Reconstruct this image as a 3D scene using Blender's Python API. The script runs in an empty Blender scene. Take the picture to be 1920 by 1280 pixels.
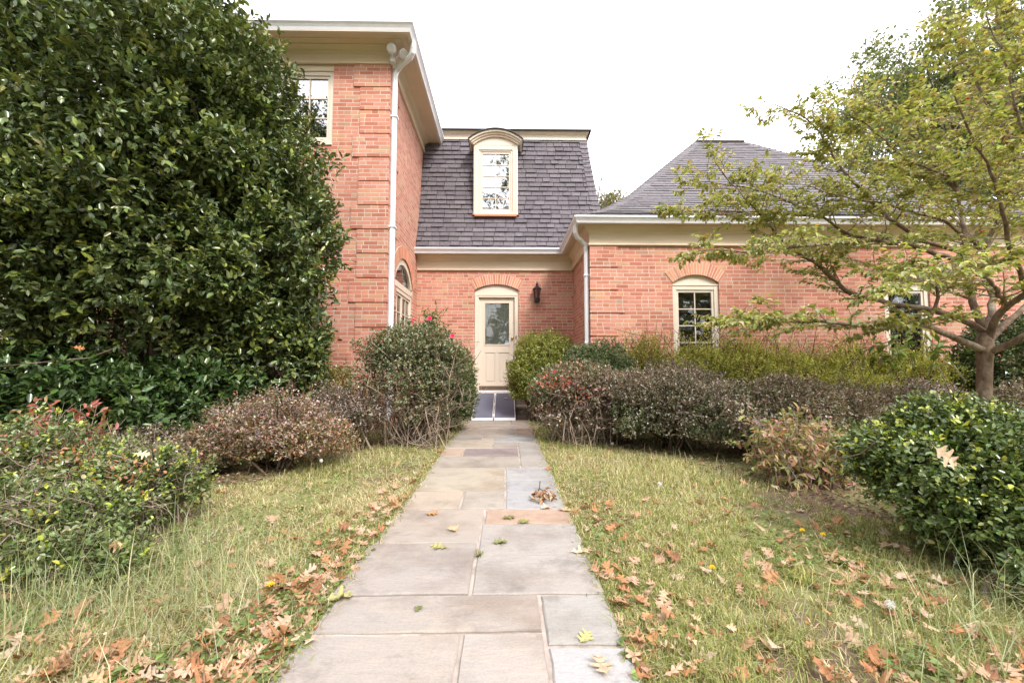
import bpy, math, random
import numpy as np
from mathutils import Vector
random.seed(7)
rng = np.random.default_rng(11)
scene = bpy.context.scene
COL = scene.collection

# ------------------------------------------------------------------ camera
F, EYE = 780.0, 0.97                       # focal length in source pixels, eye height above the path
PITCH, YAW = math.atan(49 / F), math.atan(-12 / F)
cam_d = bpy.data.cameras.new("camera"); cam = bpy.data.objects.new("camera", cam_d); COL.objects.link(cam)
cam_d.sensor_width = 36; cam_d.lens = F / 1920 * 36; cam_d.clip_start = .05; cam_d.clip_end = 3000
cam.location = (0, 0, EYE); cam.rotation_euler = (math.pi / 2 + PITCH, 0, YAW)
scene.camera = cam
_c, _s = math.cos(YAW), math.sin(YAW)
def _rz(v): return np.array([_c * v[0] - _s * v[1], _s * v[0] + _c * v[1], v[2]])
FWD = _rz((0, math.cos(PITCH), math.sin(PITCH))); UPV = _rz((0, -math.sin(PITCH), math.cos(PITCH))); RGT = _rz((1, 0, 0))
CAMP = np.array([0, 0, EYE])
def at(x, y, Y):                           # a point of the photograph at depth Y, in metres
    d = FWD + RGT * (x - 960) / F + UPV * (640 - y) / F
    return CAMP + d * (Y / d[1])
def inview(P, m=0.0):
    d = np.asarray(P) - CAMP; z = d @ FWD
    x = 960 + F * (d @ RGT) / z; y = 640 - F * (d @ UPV) / z
    return (z > .1) & (x > -m) & (x < 1920 + m) & (y > -m) & (y < 1280 + m)

# ------------------------------------------------------------------ materials
def new_mat(name):
    m = bpy.data.materials.new(name); m.use_nodes = True
    nt = m.node_tree; nt.nodes.clear()
    return m, nt
class N:
    def __init__(s, nt): s.nt = nt
    def __call__(s, typ, **kw):
        n = s.nt.nodes.new(typ)
        for k, v in kw.items():
            if k == 'ins':
                for kk, vv in v.items():
                    if isinstance(vv, bpy.types.NodeSocket): s.nt.links.new(vv, n.inputs[kk])
                    else: n.inputs[kk].default_value = vv
            else: setattr(n, k, v)
        return n
    def math(s, op, a, b=None, c=None, clamp=False):
        n = s.nt.nodes.new('ShaderNodeMath'); n.operation = op; n.use_clamp = clamp
        for i, v in enumerate((a, b, c)):
            if v is None: continue
            if isinstance(v, bpy.types.NodeSocket): s.nt.links.new(v, n.inputs[i])
            else: n.inputs[i].default_value = v
        return n.outputs[0]
    def mix(s, fac, a, b, blend='MIX'):
        n = s.nt.nodes.new('ShaderNodeMix'); n.data_type = 'RGBA'; n.blend_type = blend
        for sock, v in ((n.inputs[0], fac), (n.inputs[6], a), (n.inputs[7], b)):
            if isinstance(v, bpy.types.NodeSocket): s.nt.links.new(v, sock)
            else: sock.default_value = v if not isinstance(v, tuple) or len(v) == 4 else (*v, 1)
        return n.outputs[2]
    def ramp(s, fac, stops, interp='LINEAR'):
        n = s.nt.nodes.new('ShaderNodeValToRGB'); n.color_ramp.interpolation = interp
        e = n.color_ramp.elements
        while len(e) < len(stops): e.new(.5)
        for el, (p, c) in zip(e, stops): el.position = p; el.color = (*c, 1) if len(c) == 3 else c
        s.nt.links.new(fac, n.inputs[0]); return n.outputs[0]
    def noise(s, vec, scale, detail=4, rough=.55):
        n = s.nt.nodes.new('ShaderNodeTexNoise'); n.inputs['Scale'].default_value = scale
        n.inputs['Detail'].default_value = detail; n.inputs['Roughness'].default_value = rough
        if vec is not None: s.nt.links.new(vec, n.inputs['Vector'])
        return n.outputs[0]
    def bump(s, h, strength, dist):
        n = s.nt.nodes.new('ShaderNodeBump'); n.inputs['Strength'].default_value = strength; n.inputs['Distance'].default_value = dist
        s.nt.links.new(h, n.inputs['Height']); return n.outputs[0]
    def coord(s, kind='Object'):
        return s.nt.nodes.new('ShaderNodeTexCoord').outputs[kind]
    def scalev(s, v, xyz):
        n = s.nt.nodes.new('ShaderNodeMapping'); n.inputs['Scale'].default_value = xyz
        s.nt.links.new(v, n.inputs['Vector']); return n.outputs[0]
    def out(s, shader):
        o = s.nt.nodes.new('ShaderNodeOutputMaterial'); s.nt.links.new(shader, o.inputs[0])
def principled(q, col, rough=.5, spec=.5, normal=None, metal=0.0, **ins):
    d = {'Roughness': rough, 'Specular IOR Level': spec, 'Metallic': metal}
    d['Base Color'] = col if isinstance(col, bpy.types.NodeSocket) else (*col, 1)
    if normal is not None: d['Normal'] = normal
    d.update(ins)
    return q('ShaderNodeBsdfPrincipled', ins=d).outputs[0]

def mat_brick():
    m, nt = new_mat('brick'); q = N(nt)
    uv = q.coord('UV'); sep = q('ShaderNodeSeparateXYZ', ins={0: uv}); u, v = sep.outputs[0], sep.outputs[1]
    wob = q.math('MULTIPLY', q.math('SUBTRACT', q.noise(uv, 9, 2), .5), .007)
    u = q.math('ADD', u, wob); v = q.math('ADD', v, wob)
    RH, BW, MO = .0677, .232, .0052
    rv = q.math('DIVIDE', v, RH); row = q.math('FLOOR', rv)
    wn = q('ShaderNodeTexWhiteNoise', noise_dimensions='1D', ins={'W': row})
    off = q.math('ADD', q.math('MULTIPLY', q.math('FLOORED_MODULO', row, 2.0), .5), q.math('MULTIPLY', wn.outputs[0], .22))
    ru = q.math('ADD', q.math('DIVIDE', u, BW), off); colm = q.math('FLOOR', ru)
    idv = q('ShaderNodeCombineXYZ', ins={0: colm, 1: row}).outputs[0]
    r1 = q('ShaderNodeTexWhiteNoise', noise_dimensions='3D', ins={'Vector': idv})
    split = q.math('LESS_THAN', r1.outputs[0], .2)                      # some stretchers are two headers
    fu = q.math('SUBTRACT', ru, colm)
    half = q.math('MULTIPLY', q.math('FLOOR', q.math('MULTIPLY', fu, 2.0)), split)
    fv = q.math('SUBTRACT', rv, row)
    du = q.math('MULTIPLY', q.math('MINIMUM', fu, q.math('SUBTRACT', 1.0, fu)), BW)
    dc = q.math('ADD', q.math('MULTIPLY', q.math('ABSOLUTE', q.math('SUBTRACT', fu, .5)), BW), q.math('MULTIPLY', q.math('SUBTRACT', 1.0, split), 1.0))
    dv = q.math('MULTIPLY', q.math('MINIMUM', fv, q.math('SUBTRACT', 1.0, fv)), RH)
    d = q.math('MINIMUM', q.math('MINIMUM', du, dc), dv)
    mr = q('ShaderNodeMapRange', interpolation_type='SMOOTHSTEP', ins={'Value': d, 'From Min': MO - .0016, 'From Max': MO + .0024})
    brick = mr.outputs[0]
    id2 = q('ShaderNodeCombineXYZ', ins={0: colm, 1: row, 2: q.math('ADD', half, 3.0)}).outputs[0]
    r2 = q('ShaderNodeTexWhiteNoise', noise_dimensions='3D', ins={'Vector': id2})
    base = q.ramp(r2.outputs[0], [(0, (.36, .115, .07)), (.18, (.46, .155, .10)), (.5, (.53, .20, .135)), (.72, (.56, .25, .185)), (.88, (.57, .265, .155)), (.95, (.52, .31, .18)), (1, (.37, .22, .14))])
    mott = q.noise(q.scalev(uv, (10, 30, 1)), 3.0, 5, .7)
    base = q.mix(q.ramp(mott, [(.35, (0, 0, 0)), (.75, (.55,) * 3)]), base, q.mix(.5, base, (.66, .40, .335), 'MIX'))
    dark = q.noise(uv, .9, 4, .6)
    base = q.mix(q.ramp(dark, [(.3, (.28,) * 3), (.6, (0, 0, 0))]), base, (.3, .12, .08), 'MIX')
    strk = q.noise(q.scalev(uv, (5, .5, 1)), 1.0, 5, .65); base = q.mix(q.ramp(strk, [(.52, (0, 0, 0)), (.72, (.3,) * 3)]), base, q.mix(1.0, base, (.62, .6, .6), 'MULTIPLY'))
    mcol = q.mix(q.noise(uv, 25, 3), (.52, .43, .355), (.65, .55, .46))
    grime = q.noise(uv, 2.2, 3)
    mcol = q.mix(q.ramp(grime, [(.35, (.45,) * 3), (.6, (0, 0, 0))]), mcol, (.36, .28, .21))
    c = q.mix(brick, mcol, base)
    hgt = q.math('ADD', brick, q.math('MULTIPLY', q.noise(uv, 160, 3, .7), .25))
    q.out(principled(q, c, .85, .25, q.bump(hgt, .55, .006)))
    return m
def mat_arch():
    m, nt = new_mat('arch_brick'); q = N(nt)
    a = q('ShaderNodeAttribute', attribute_name='col'); p = q.coord()
    n = q.noise(p, 35, 4, .65)
    c = q.mix(q.ramp(n, [(.35, (0, 0, 0)), (.75, (.5,) * 3)]), a.outputs[0], (.66, .36, .26))
    q.out(principled(q, c, .85, .25, q.bump(n, .3, .004)))
    return m
def mat_paint(name, col, rough=.45, dirt=.25, dirtcol=(.35, .27, .2), scale=3.0, stretch=(1, 1, 1), metal=0.0):
    m, nt = new_mat(name); q = N(nt); p = q.scalev(q.coord(), stretch)
    n = q.noise(p, scale, 6, .65)
    c = q.mix(q.ramp(n, [(.42, (0, 0, 0)), (.8, (dirt,) * 3)]), (*col, 1), (*dirtcol, 1))
    r = q.math('ADD', q.math('MULTIPLY', n, .25), rough - .1)
    q.out(principled(q, c, r, .4, q.bump(q.noise(p, scale * 14, 3), .06, .003), metal))
    return m
def mat_flat(name, col, rough=.5, spec=.5, metal=0.0):
    m, nt = new_mat(name); q = N(nt)
    n = q.noise(q.coord(), 18, 3)
    c = q.mix(n, tuple(x * .85 for x in col), tuple(min(1, x * 1.12) for x in col))
    q.out(principled(q, c, rough, spec, None, metal)); return m
def mat_attr(name, rough=.6, spec=.4, trans=0.0, noise_amt=.0, nscale=30, bump=0.0, rand=0.0, stretch=(1, 1, 1)):
    m, nt = new_mat(name); q = N(nt)
    c = q('ShaderNodeAttribute', attribute_name='col').outputs[0]
    nrm = None
    if noise_amt or bump:
        p = q.scalev(q.coord(), stretch); n = q.noise(p, nscale, 5, .65)
        if noise_amt:
            c = q.mix(noise_amt, c, q.mix(1.0, c, q.ramp(n, [(.3, (.35,) * 3), (.7, (1.7,) * 3)]), 'MULTIPLY'))
        if bump: nrm = q.bump(n, bump, .01)
    if rand:
        oi = q('ShaderNodeObjectInfo').outputs['Random']
        c = q.mix(1.0, c, q.ramp(oi, [(0, (1 - rand,) * 3), (1, (1 + rand,) * 3)]), 'MULTIPLY')
    sh = principled(q, c, rough, spec, nrm)
    if trans:
        tr = q('ShaderNodeBsdfTranslucent', ins={0: q.mix(1.0, c, (1.25, 1.2, .7), 'MULTIPLY')}).outputs[0]
        mx = q('ShaderNodeMixShader', ins={0: trans, 1: sh, 2: tr}); sh = mx.outputs[0]
    q.out(sh); return m
def mat_glass(name, refl, tint=(.9, .93, .92)):
    m, nt = new_mat(name); q = N(nt)
    w = q.bump(q.noise(q.coord(), 2.2, 2), .035, .05)
    g = q('ShaderNodeBsdfGlossy', ins={'Color': (1, 1, 1, 1), 'Roughness': .02, 'Normal': w}).outputs[0]
    t = q('ShaderNodeBsdfTransparent', ins={0: (*tint, 1)}).outputs[0]
    fr = q('ShaderNodeFresnel', ins={'IOR': 1.5}).outputs[0]
    f = q.math('ADD', q.math('MULTIPLY', fr, .9), refl, clamp=True)
    q.out(q('ShaderNodeMixShader', ins={0: f, 1: t, 2: g}).outputs[0]); return m
def mat_bark(name, c0, c1, scale=14, stretch=(1, 1, .25)):
    m, nt = new_mat(name); q = N(nt); p = q.scalev(q.coord(), stretch)
    n = q.noise(p, scale, 7, .7)
    c = q.ramp(n, [(.3, c0), (.7, c1)])
    lich = q.noise(q.coord(), 5, 4); c = q.mix(q.ramp(lich, [(.52, (0, 0, 0)), (.72, (.55,) * 3)]), c, (.36, .34, .27))
    q.out(principled(q, c, .85, .2, q.bump(n, .7, .02))); return m
def mat_ground():
    m, nt = new_mat('ground'); q = N(nt); p = q.coord()
    a = q.noise(p, 1.1, 6, .65); b = q.noise(p, 40, 5, .7)
    soil = q.mix(b, (.10, .07, .05), (.27, .20, .14)); thatch = q.mix(q.noise(p, .5, 5), q.mix(b, (.16, .15, .06), (.40, .35, .19)), q.mix(b, (.10, .13, .04), (.27, .28, .11)))
    c = q.mix(q.ramp(a, [(.4, (0, 0, 0)), (.5, (1, 1, 1))]), soil, thatch)
    q.out(principled(q, c, .95, .1, q.bump(b, .8, .02))); return m
def mat_stone():
    m, nt = new_mat('flagstone'); q = N(nt); p = q.coord()
    c = q('ShaderNodeAttribute', attribute_name='col').outputs[0]
    off = q('ShaderNodeVectorMath', operation='ADD', ins={0: p, 1: q('ShaderNodeVectorMath', operation='SCALE', ins={0: c, 'Scale': 40.0}).outputs[0]}).outputs[0]
    n1 = q.noise(off, 2.6, 7, .62); n2 = q.noise(q.scalev(off, (3, 9, 1)), 2.0, 6, .65); n3 = q.noise(p, 120, 3, .6)
    c = q.mix(q.ramp(n1, [(.36, (.75,) * 3), (.54, (0, 0, 0))]), c, q.mix(1.0, c, (.70, .65, .62), 'MULTIPLY'))
    c = q.mix(q.ramp(n2, [(.52, (0, 0, 0)), (.75, (.5,) * 3)]), c, q.mix(1.0, c, (1.25, 1.16, 1.05), 'MULTIPLY'))
    c = q.mix(.22, c, q.mix(1.0, c, q.ramp(n3, [(.3, (.6,) * 3), (.7, (1.35,) * 3)]), 'MULTIPLY'))
    c = q.mix(q.ramp(q.noise(off, 1.1, 3), [(.4, (0, 0, 0)), (.65, (.5,) * 3)]), c, q.mix(1.0, c, (1.12, 1.04, .97), 'MULTIPLY')); st = q.noise(off, 5, 6, .75); c = q.mix(q.ramp(st, [(.54, (0, 0, 0)), (.70, (.5,) * 3)]), c, (.13, .115, .11))
    h = q.math('ADD', n2, q.math('MULTIPLY', n3, .12))
    q.out(principled(q, c, .7, .3, q.bump(h, .6, .014))); return m
def mat_curtain(name, c0, c1, sc):
    m, nt = new_mat(name); q = N(nt); p = q.coord()
    n = q.noise(q.scalev(p, (sc, sc, .35)), 3.0, 4)
    q.out(principled(q, q.ramp(n, [(.35, c0), (.7, c1)]), .8, .2)); return m

M = {
 'brick': mat_brick(), 'arch': mat_arch(),
 'cream': mat_paint('cream_paint', (.68, .60, .50), .5, .28, (.5, .38, .28), 2.2, (1, 1, 2)),
 'trim': mat_paint('cornice_paint', (.72, .60, .45), .55, .35, (.42, .31, .2), 1.6, (.6, .6, 3)),
 'white': mat_paint('white_metal', (.76, .76, .80), .4, .3, (.42, .38, .36), 2.5, (1, 1, .6)),
 'door': mat_paint('door_paint', (.67, .58, .48), .45, .12, (.5, .38, .28), 1.5),
 'shingle': mat_attr('roof_shake', .8, .3, 0, .85, 5, 1.0, 0, (15, 15, 1.1)),
 'asphalt': mat_attr('roof_shingle', .72, .45, 0, .55, 26, .6),
 'dark': mat_flat('black_metal', (.018, .017, .02), .4),
 'roofedge': mat_flat('roof_felt', (.06, .055, .06), .8),
 'kick': mat_flat('kick_strip', (.13, .085, .06), .4),
 'brass': mat_flat('brass', (.6, .36, .1), .3, .5, 1.0),
 'grip': mat_paint('ramp_grip', (.11, .112, .155), .75, .35, (.16, .15, .19), 9),
 'alu': mat_flat('aluminium', (.8, .78, .8), .35, .5, .25),
 'glass': mat_glass('window_glass', .02), 'skyglass': mat_glass('reflecting_glass', .30, (.8, .82, .84)),
 'room': mat_flat('dark_interior', (.012, .012, .012), .9),
 'screen': mat_curtain('window_screen', (.012, .013, .013), (.06, .06, .055), 1.0),
 'curtain_or_room': mat_curtain('grey_curtain', (.25, .25, .27), (.5, .5, .52), 5.0),
 'blind': mat_flat('window_blind', (.62, .58, .50), .6),
 'sill': mat_flat('copper_flashing', (.62, .24, .14), .55),
 'step': mat_paint('doorstep_stone', (.33, .27, .22), .75, .5, (.14, .11, .09), 4),
 'lampglass': mat_glass('lamp_glass', .12, (.55, .45, .5)),
 'sticker': mat_flat('white_sticker', (.8, .82, .85), .4), 'blue': mat_flat('blue_print', (.12, .3, .5), .4),
 'mortar': mat_paint('mortar', (.66, .56, .46), .9, .3, (.4, .32, .25), 6),
 'ground': mat_ground(), 'stone': mat_stone(), 'joint': mat_paint('path_joint', (.40, .34, .30), .9, .95, (.09, .07, .05), 6),
 'leaf': mat_attr('leaf', .45, .45, .36), 'gloss': mat_attr('glossy_leaf', .26, .6, .15), 'matte': mat_attr('dull_leaf', .38, .6, .28),
 'grass': mat_attr('grass_blade', .6, .25, .3), 'dry': mat_attr('dry_leaf', .7, .25, .2, .4, 60, .3, .25),
 'bark': mat_bark('dogwood_bark', (.05, .034, .025), (.26, .18, .125), 20, (1, 1, .5)), 'oakbark': mat_bark('oak_bark', (.05, .042, .036), (.2, .17, .14)),
 'twig': mat_bark('twig_bark', (.16, .115, .085), (.44, .34, .26), 30), 'stem': mat_bark('stem_bark', (.05, .035, .025), (.17, .12, .08), 30),
 'berry': mat_flat('red_berry', (.62, .05, .025), .35), 'rose': mat_flat('rose_petal', (.75, .03, .10), .5),
 'yellow': mat_flat('dandelion_petal', (.85, .55, .02), .6), 'lens': mat_flat('lens_glass', (.5, .48, .44), .2), 'fluff': mat_flat('seed_fluff', (.72, .70, .68), .9), 'green': mat_flat('green_stalk', (.16, .2, .06), .6),
}

# ------------------------------------------------------------------ mesh builders
def tag(o, label=None, cat=None, group=None, kind=None):
    if label: o['label'] = label
    if cat: o['category'] = cat
    if group: o['group'] = group
    if kind: o['kind'] = kind
    return o
def thing(name, label, cat, loc=(0, 0, 0), group=None):
    o = bpy.data.objects.new(name, None); COL.objects.link(o); o.location = loc; o.empty_display_size = .1
    return tag(o, label, cat, group)
def link(name, me, mat, parent=None):
    o = bpy.data.objects.new(name, me); COL.objects.link(o)
    if mat is not None: me.materials.append(mat)
    if parent is not None:
        o.parent = parent
        pl = Vector(); p = parent
        while p is not None: pl += p.location; p = p.parent
        me.transform(__import__('mathutils').Matrix.Translation(-pl))
    return o
class MB:
    """collects faces in world metres; build() links them as one mesh"""
    def __init__(s, f=None): s.v, s.f, s.c, s.uv, s.f_ = [], [], [], {}, f
    def pt(s, p):
        s.v.append(tuple(s.f_(*p) if s.f_ else p)); return len(s.v) - 1
    def face(s, pts, col=None, uv=None):
        i = [s.pt(p) for p in pts]; s.f.append(i); s.c.append(col or (1, 1, 1))
        if uv: s.uv[len(s.f) - 1] = uv
    def box(s, x0, x1, y0, y1, z0, z1, col=None):
        P = [(x, y, z) for z in (z0, z1) for y in (y0, y1) for x in (x0, x1)]
        b = len(s.v)
        for p in P: s.pt(p)
        for q in ((0, 2, 3, 1), (4, 5, 7, 6), (0, 1, 5, 4), (2, 6, 7, 3), (0, 4, 6, 2), (1, 3, 7, 5)):
            s.f.append([b + k for k in q]); s.c.append(col or (1, 1, 1))
    def prism(s, poly, y0, y1, col=None):              # polygon in (x,z), extruded y0..y1 (y0 is the front)
        n = len(poly); b = len(s.v)
        for y in (y0, y1):
            for x, z in poly: s.pt((x, y, z))
        s.f.append([b + k for k in range(n)]); s.f.append([b + n + k for k in range(n)][::-1])
        s.c += [col or (1, 1, 1)] * 2
        for k in range(n):
            s.f.append([b + k, b + n + k, b + n + (k + 1) % n, b + (k + 1) % n]); s.c.append(col or (1, 1, 1))
    def tube(s, pts, rad, n=6, col=None, cap=True):
        pts = [Vector(p) for p in pts]
        if not hasattr(rad, '__len__'): rad = [rad] * len(pts)
        b = len(s.v); ref = Vector((.31, .17, .93))
        for i, p in enumerate(pts):
            d = (pts[min(i + 1, len(pts) - 1)] - pts[max(i - 1, 0)]).normalized()
            if abs(d.dot(ref)) > .95: ref = Vector((.9, .3, .1))
            u = d.cross(ref).normalized(); w = d.cross(u)
            for k in range(n):
                a = 2 * math.pi * k / n
                s.pt(p + (u * math.cos(a) + w * math.sin(a)) * rad[i])
        for i in range(len(pts) - 1):
            for k in range(n):
                a, c = b + i * n + k, b + i * n + (k + 1) % n
                s.f.append([a, c, c + n, a + n]); s.c.append(col or (1, 1, 1))
        if cap:
            s.f.append([b + k for k in range(n)][::-1]); s.f.append([b + (len(pts) - 1) * n + k for k in range(n)]); s.c += [col or (1, 1, 1)] * 2
    def lathe(s, prof, cx, cy, n=16, col=None):
        b = len(s.v)
        for r, z in prof:
            for k in range(n):
                a = 2 * math.pi * (k + .5) / n; s.pt((cx + r * math.cos(a), cy + r * math.sin(a), z))
        for i in range(len(prof) - 1):
            for k in range(n):
                a, c = b + i * n + k, b + i * n + (k + 1) % n
                s.f.append([a, c, c + n, a + n]); s.c.append(col or (1, 1, 1))
    def sweep(s, path, prof, closed=True):             # profile (d outward to the right of travel, z) mitred along path
        m = len(prof); P = [Vector((x, y, 0)) for x, y in path]; b = len(s.v)
        nor = []
        for i in range(len(P) - 1):
            t = (P[i + 1] - P[i]).normalized(); nor.append(Vector((t.y, -t.x, 0)))
        for i, p in enumerate(P):
            if i == 0: o = nor[0]
            elif i == len(P) - 1: o = nor[-1]
            else: o = (nor[i - 1] + nor[i]) / (1 + nor[i - 1].dot(nor[i]))
            for d, z in prof: s.pt((p.x + o.x * d, p.y + o.y * d, z))
        for i in range(len(P) - 1):
            for k in range(m if closed else m - 1):
                a, c = b + i * m + k, b + i * m + (k + 1) % m
                s.f.append([a, a + m, c + m, c]); s.c.append((1, 1, 1))
        if closed:
            s.f.append([b + k for k in range(m)]); s.f.append([b + (len(P) - 1) * m + k for k in range(m)][::-1]); s.c += [(1, 1, 1)] * 2
    def build(s, name, mat, parent=None, bevel=0, smooth=False, fix=True):
        me = bpy.data.meshes.new(name); me.from_pydata(s.v, [], s.f)
        if s.uv:
            l = me.uv_layers.new(name='UVMap')
            for i, uv in s.uv.items():
                for k, li in enumerate(me.polygons[i].loop_indices): l.data[li].uv = uv[k]
        at_ = me.attributes.new('col', 'FLOAT_COLOR', 'FACE')
        at_.data.foreach_set('color', np.array([(*c, 1) for c in s.c], dtype=np.float32).ravel())
        if fix and not s.uv:
            import bmesh
            bm = bmesh.new(); bm.from_mesh(me); bmesh.ops.recalc_face_normals(bm, faces=bm.faces); bm.to_mesh(me); bm.free()
        if smooth: me.polygons.foreach_set('use_smooth', [True] * len(me.polygons))
        me.update()
        o = link(name, me, mat, parent)
        if bevel:
            md = o.modifiers.new('bevel', 'BEVEL'); md.width = bevel; md.segments = 2; md.limit_method = 'ANGLE'
        return o

def np_mesh(name, V, Q, colr, mat, parent=None, smooth=False, tri=None):
    """V (n,3), Q (m,4) quads, colr (m,3) per face"""
    me = bpy.data.meshes.new(name); m = len(Q); nt = 0 if tri is None else len(tri)
    me.vertices.add(len(V)); me.vertices.foreach_set('co', np.asarray(V, np.float32).ravel())
    loops = Q.ravel() if tri is None else np.concatenate([Q.ravel(), tri.ravel()])
    me.loops.add(len(loops)); me.loops.foreach_set('vertex_index', loops.astype(np.int32))
    me.polygons.add(m + nt)
    ls = np.arange(m) * 4
    if nt: ls = np.concatenate([ls, m * 4 + np.arange(nt) * 3])
    me.polygons.foreach_set('loop_start', ls.astype(np.int32))
    me.update(calc_edges=True)
    at_ = me.attributes.new('col', 'FLOAT_COLOR', 'FACE')
    c4 = np.ones((len(colr), 4), np.float32); c4[:, :3] = colr; at_.data.foreach_set('color', c4.ravel())
    return link(name, me, mat, parent)

def unit(a): return a / np.maximum(np.linalg.norm(a, axis=-1, keepdims=True), 1e-9)
def leaves(name, P, A, Nn, L, W, colr, mat, parent=None, fold=.25, droop=.15, simple=False):
    """one small folded leaf per row: base P, axis A, normal Nn, length L, width W"""
    A = unit(A); S = unit(np.cross(A, Nn)); Nn = np.cross(S, A); L = L[:, None]; W = W[:, None]; n = len(P)
    tip = P + A * L - Nn * L * droop
    if simple:
        R = P + A * L * .48 + S * W * .5 + Nn * W * fold; Lf = P + A * L * .48 - S * W * .5 + Nn * W * fold
        V = np.stack([P, R, tip, Lf], 1).reshape(-1, 3); Q = np.arange(4 * n).reshape(n, 4)
        return np_mesh(name, V, Q, colr, mat, parent)
    R1 = P + A * L * .3 + S * W * .46 + Nn * W * fold; R2 = P + A * L * .68 + S * W * .42 + Nn * (W * fold - L * droop * .4)
    L1 = P + A * L * .3 - S * W * .46 + Nn * W * fold; L2 = P + A * L * .68 - S * W * .42 + Nn * (W * fold - L * droop * .4)
    V = np.stack([P, R1, R2, tip, L2, L1], 1).reshape(-1, 3)
    b = np.arange(n)[:, None] * 6
    Q = np.concatenate([b + np.array([0, 1, 2, 3]), b + np.array([0, 3, 4, 5])], 1).reshape(-1, 4)
    return np_mesh(name, V, Q, np.repeat(colr, 2, 0), mat, parent)
def lump(P, seed, freq):
    r = np.random.default_rng(seed); s = 0
    for k in range(5):
        kv = r.normal(size=3) * freq * (1 + .5 * k); s = s + np.sin(P @ kv + r.uniform(0, 6.28)) / (1 + .5 * k)
    return s / 2.4
def pick(pal, n, r, var=.18):
    cols = np.array([c for c, _ in pal]); w = np.array([w for _, w in pal], float); w /= w.sum()
    c = cols[r.choice(len(cols), n, p=w)]
    return np.clip(c * (1 + r.normal(0, var, (n, 1))) * (1 + r.normal(0, var * .35, (n, 3))), .004, .95)

def foliage(parent, c, rad, n_twig, k, L, wr, pal, mat, seed, depth=.35, gap=-.45, freq=3.0, rough=.22, twig_len=.16, tip_pal=None, tip_share=.3,
            low=-1.0, zmin=.03, fold=.25, droop=.15, simple=False, name='foliage', up=.45, spread=.9, power=2.0):
    """leafy twigs through the outer shell of an uneven ellipsoid"""
    r = np.random.default_rng(seed); c = np.array(c); rad = np.array(rad)
    u = unit(r.normal(size=(n_twig * 3, 3))); u = u[u[:, 2] > low]
    # superellipsoid-ish squash so hedged shrubs get shoulders
    m = (np.abs(u) ** power).sum(1) ** (1 / power)
    bump_ = 1 + rough * lump(u * rad / rad.mean(), seed + 1, freq) + rough * .4 * lump(u * rad / rad.mean(), seed + 2, freq * 2.6)
    dd = 1 - depth * r.random(len(u)) ** 1.6
    T = c + rad * u / m[:, None] * (bump_ * dd)[:, None]
    g = lump(T / rad.mean(), seed + 3, freq * 2.4)
    T, u, dd = T[(g > gap) & (T[:, 2] > zmin)][:n_twig], u[(g > gap) & (T[:, 2] > zmin)][:n_twig], dd[(g > gap) & (T[:, 2] > zmin)][:n_twig]
    nt_ = len(T)
    td = unit(u / rad * rad.mean() + np.array([0, 0, up]) + r.normal(0, .45, (nt_, 3)))
    tl = twig_len * r.uniform(.6, 1.35, nt_)
    s = (np.arange(k) + r.random((nt_, k))) / k
    P = T[:, None] + td[:, None] * (tl[:, None] * (s - .8))[..., None]
    rnd = unit(r.normal(size=(nt_, k, 3)))
    A = td[:, None] * (.35 + .5 * s[..., None]) + rnd * spread
    Nn = unit(np.array([0, 0, .8]) + .5 * td[:, None] + r.normal(0, .45, (nt_, k, 3)))
    Ls = L * r.uniform(.65, 1.2, (nt_, k))
    colr = np.minimum(pick(pal, nt_ * k, r) * 1.25, .6)
    if tip_pal:
        on = np.repeat(r.random(nt_) < tip_share, k) & (s.ravel() > .55) & np.repeat(dd > 1 - depth * .35, k)
        colr[on] = pick(tip_pal, on.sum(), r)
    P, A, Nn, Ls = P.reshape(-1, 3), A.reshape(-1, 3), Nn.reshape(-1, 3), Ls.ravel()
    ok = P[:, 2] > zmin
    leaves(name, P[ok], A[ok], Nn[ok], Ls[ok], Ls[ok] * wr * r.uniform(.8, 1.2, ok.sum()), colr[ok], mat, parent, fold, droop, simple)
    return T
def canes(parent, base, tips, rb, r0, r1, mat, seed, wig=.08, name='branches', n=4, side=0, side_len=.25, arch=.15):
    """woody stems from the base out to given tips, with side twigs"""
    r = np.random.default_rng(seed); mb = MB()
    for t in tips:
        b = np.array(base) + np.array([r.normal(0, rb), r.normal(0, rb), 0]); t = np.array(t); b[2] = max(.0, base[2])
        ln = np.linalg.norm(t - b); pts = []
        o = r.normal(0, wig * ln, (5, 3)); o[0] = 0
        for i in range(5):
            f = i / 4; p = b + (t - b) * np.array([f ** 1.15, f ** 1.15, f ** .85]) + o[i] * (f > 0) ; p[2] += arch * ln * math.sin(f * math.pi) * .4; p[2] = max(p[2], .0); pts.append(p)
        mb.tube(pts, list(np.linspace(r0, r1, 5) * r.uniform(.7, 1.3)), n, cap=False)
        for _ in range(side):
            i = r.integers(1, 4); f = r.random(); p = pts[i] * (1 - f) + pts[i + 1] * f
            d = unit(unit(pts[i + 1] - pts[i]) * .6 + r.normal(0, .6, 3) + np.array([0, 0, .2])) * side_len * r.uniform(.4, 1.2)
            q1 = p + d * .5 + r.normal(0, .02, 3); q2 = p + d + r.normal(0, .03, 3)
            mb.tube([p, q1, q2], [r1 * 1.1, r1 * .8, r1 * .5], 3, cap=False)
    return mb.build(name, mat, parent, smooth=True, fix=False)
# ================================================================== SETTING
gmb = MB(); gmb.face([(-400, -400, -.012), (400, -400, -.012), (400, 600, -.012), (-400, 600, -.012)])
tag(gmb.build('ground', M['ground'], fix=False), kind='structure')
PX0, PX1 = -.722, .432                               # edges of the flagstone path
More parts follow.
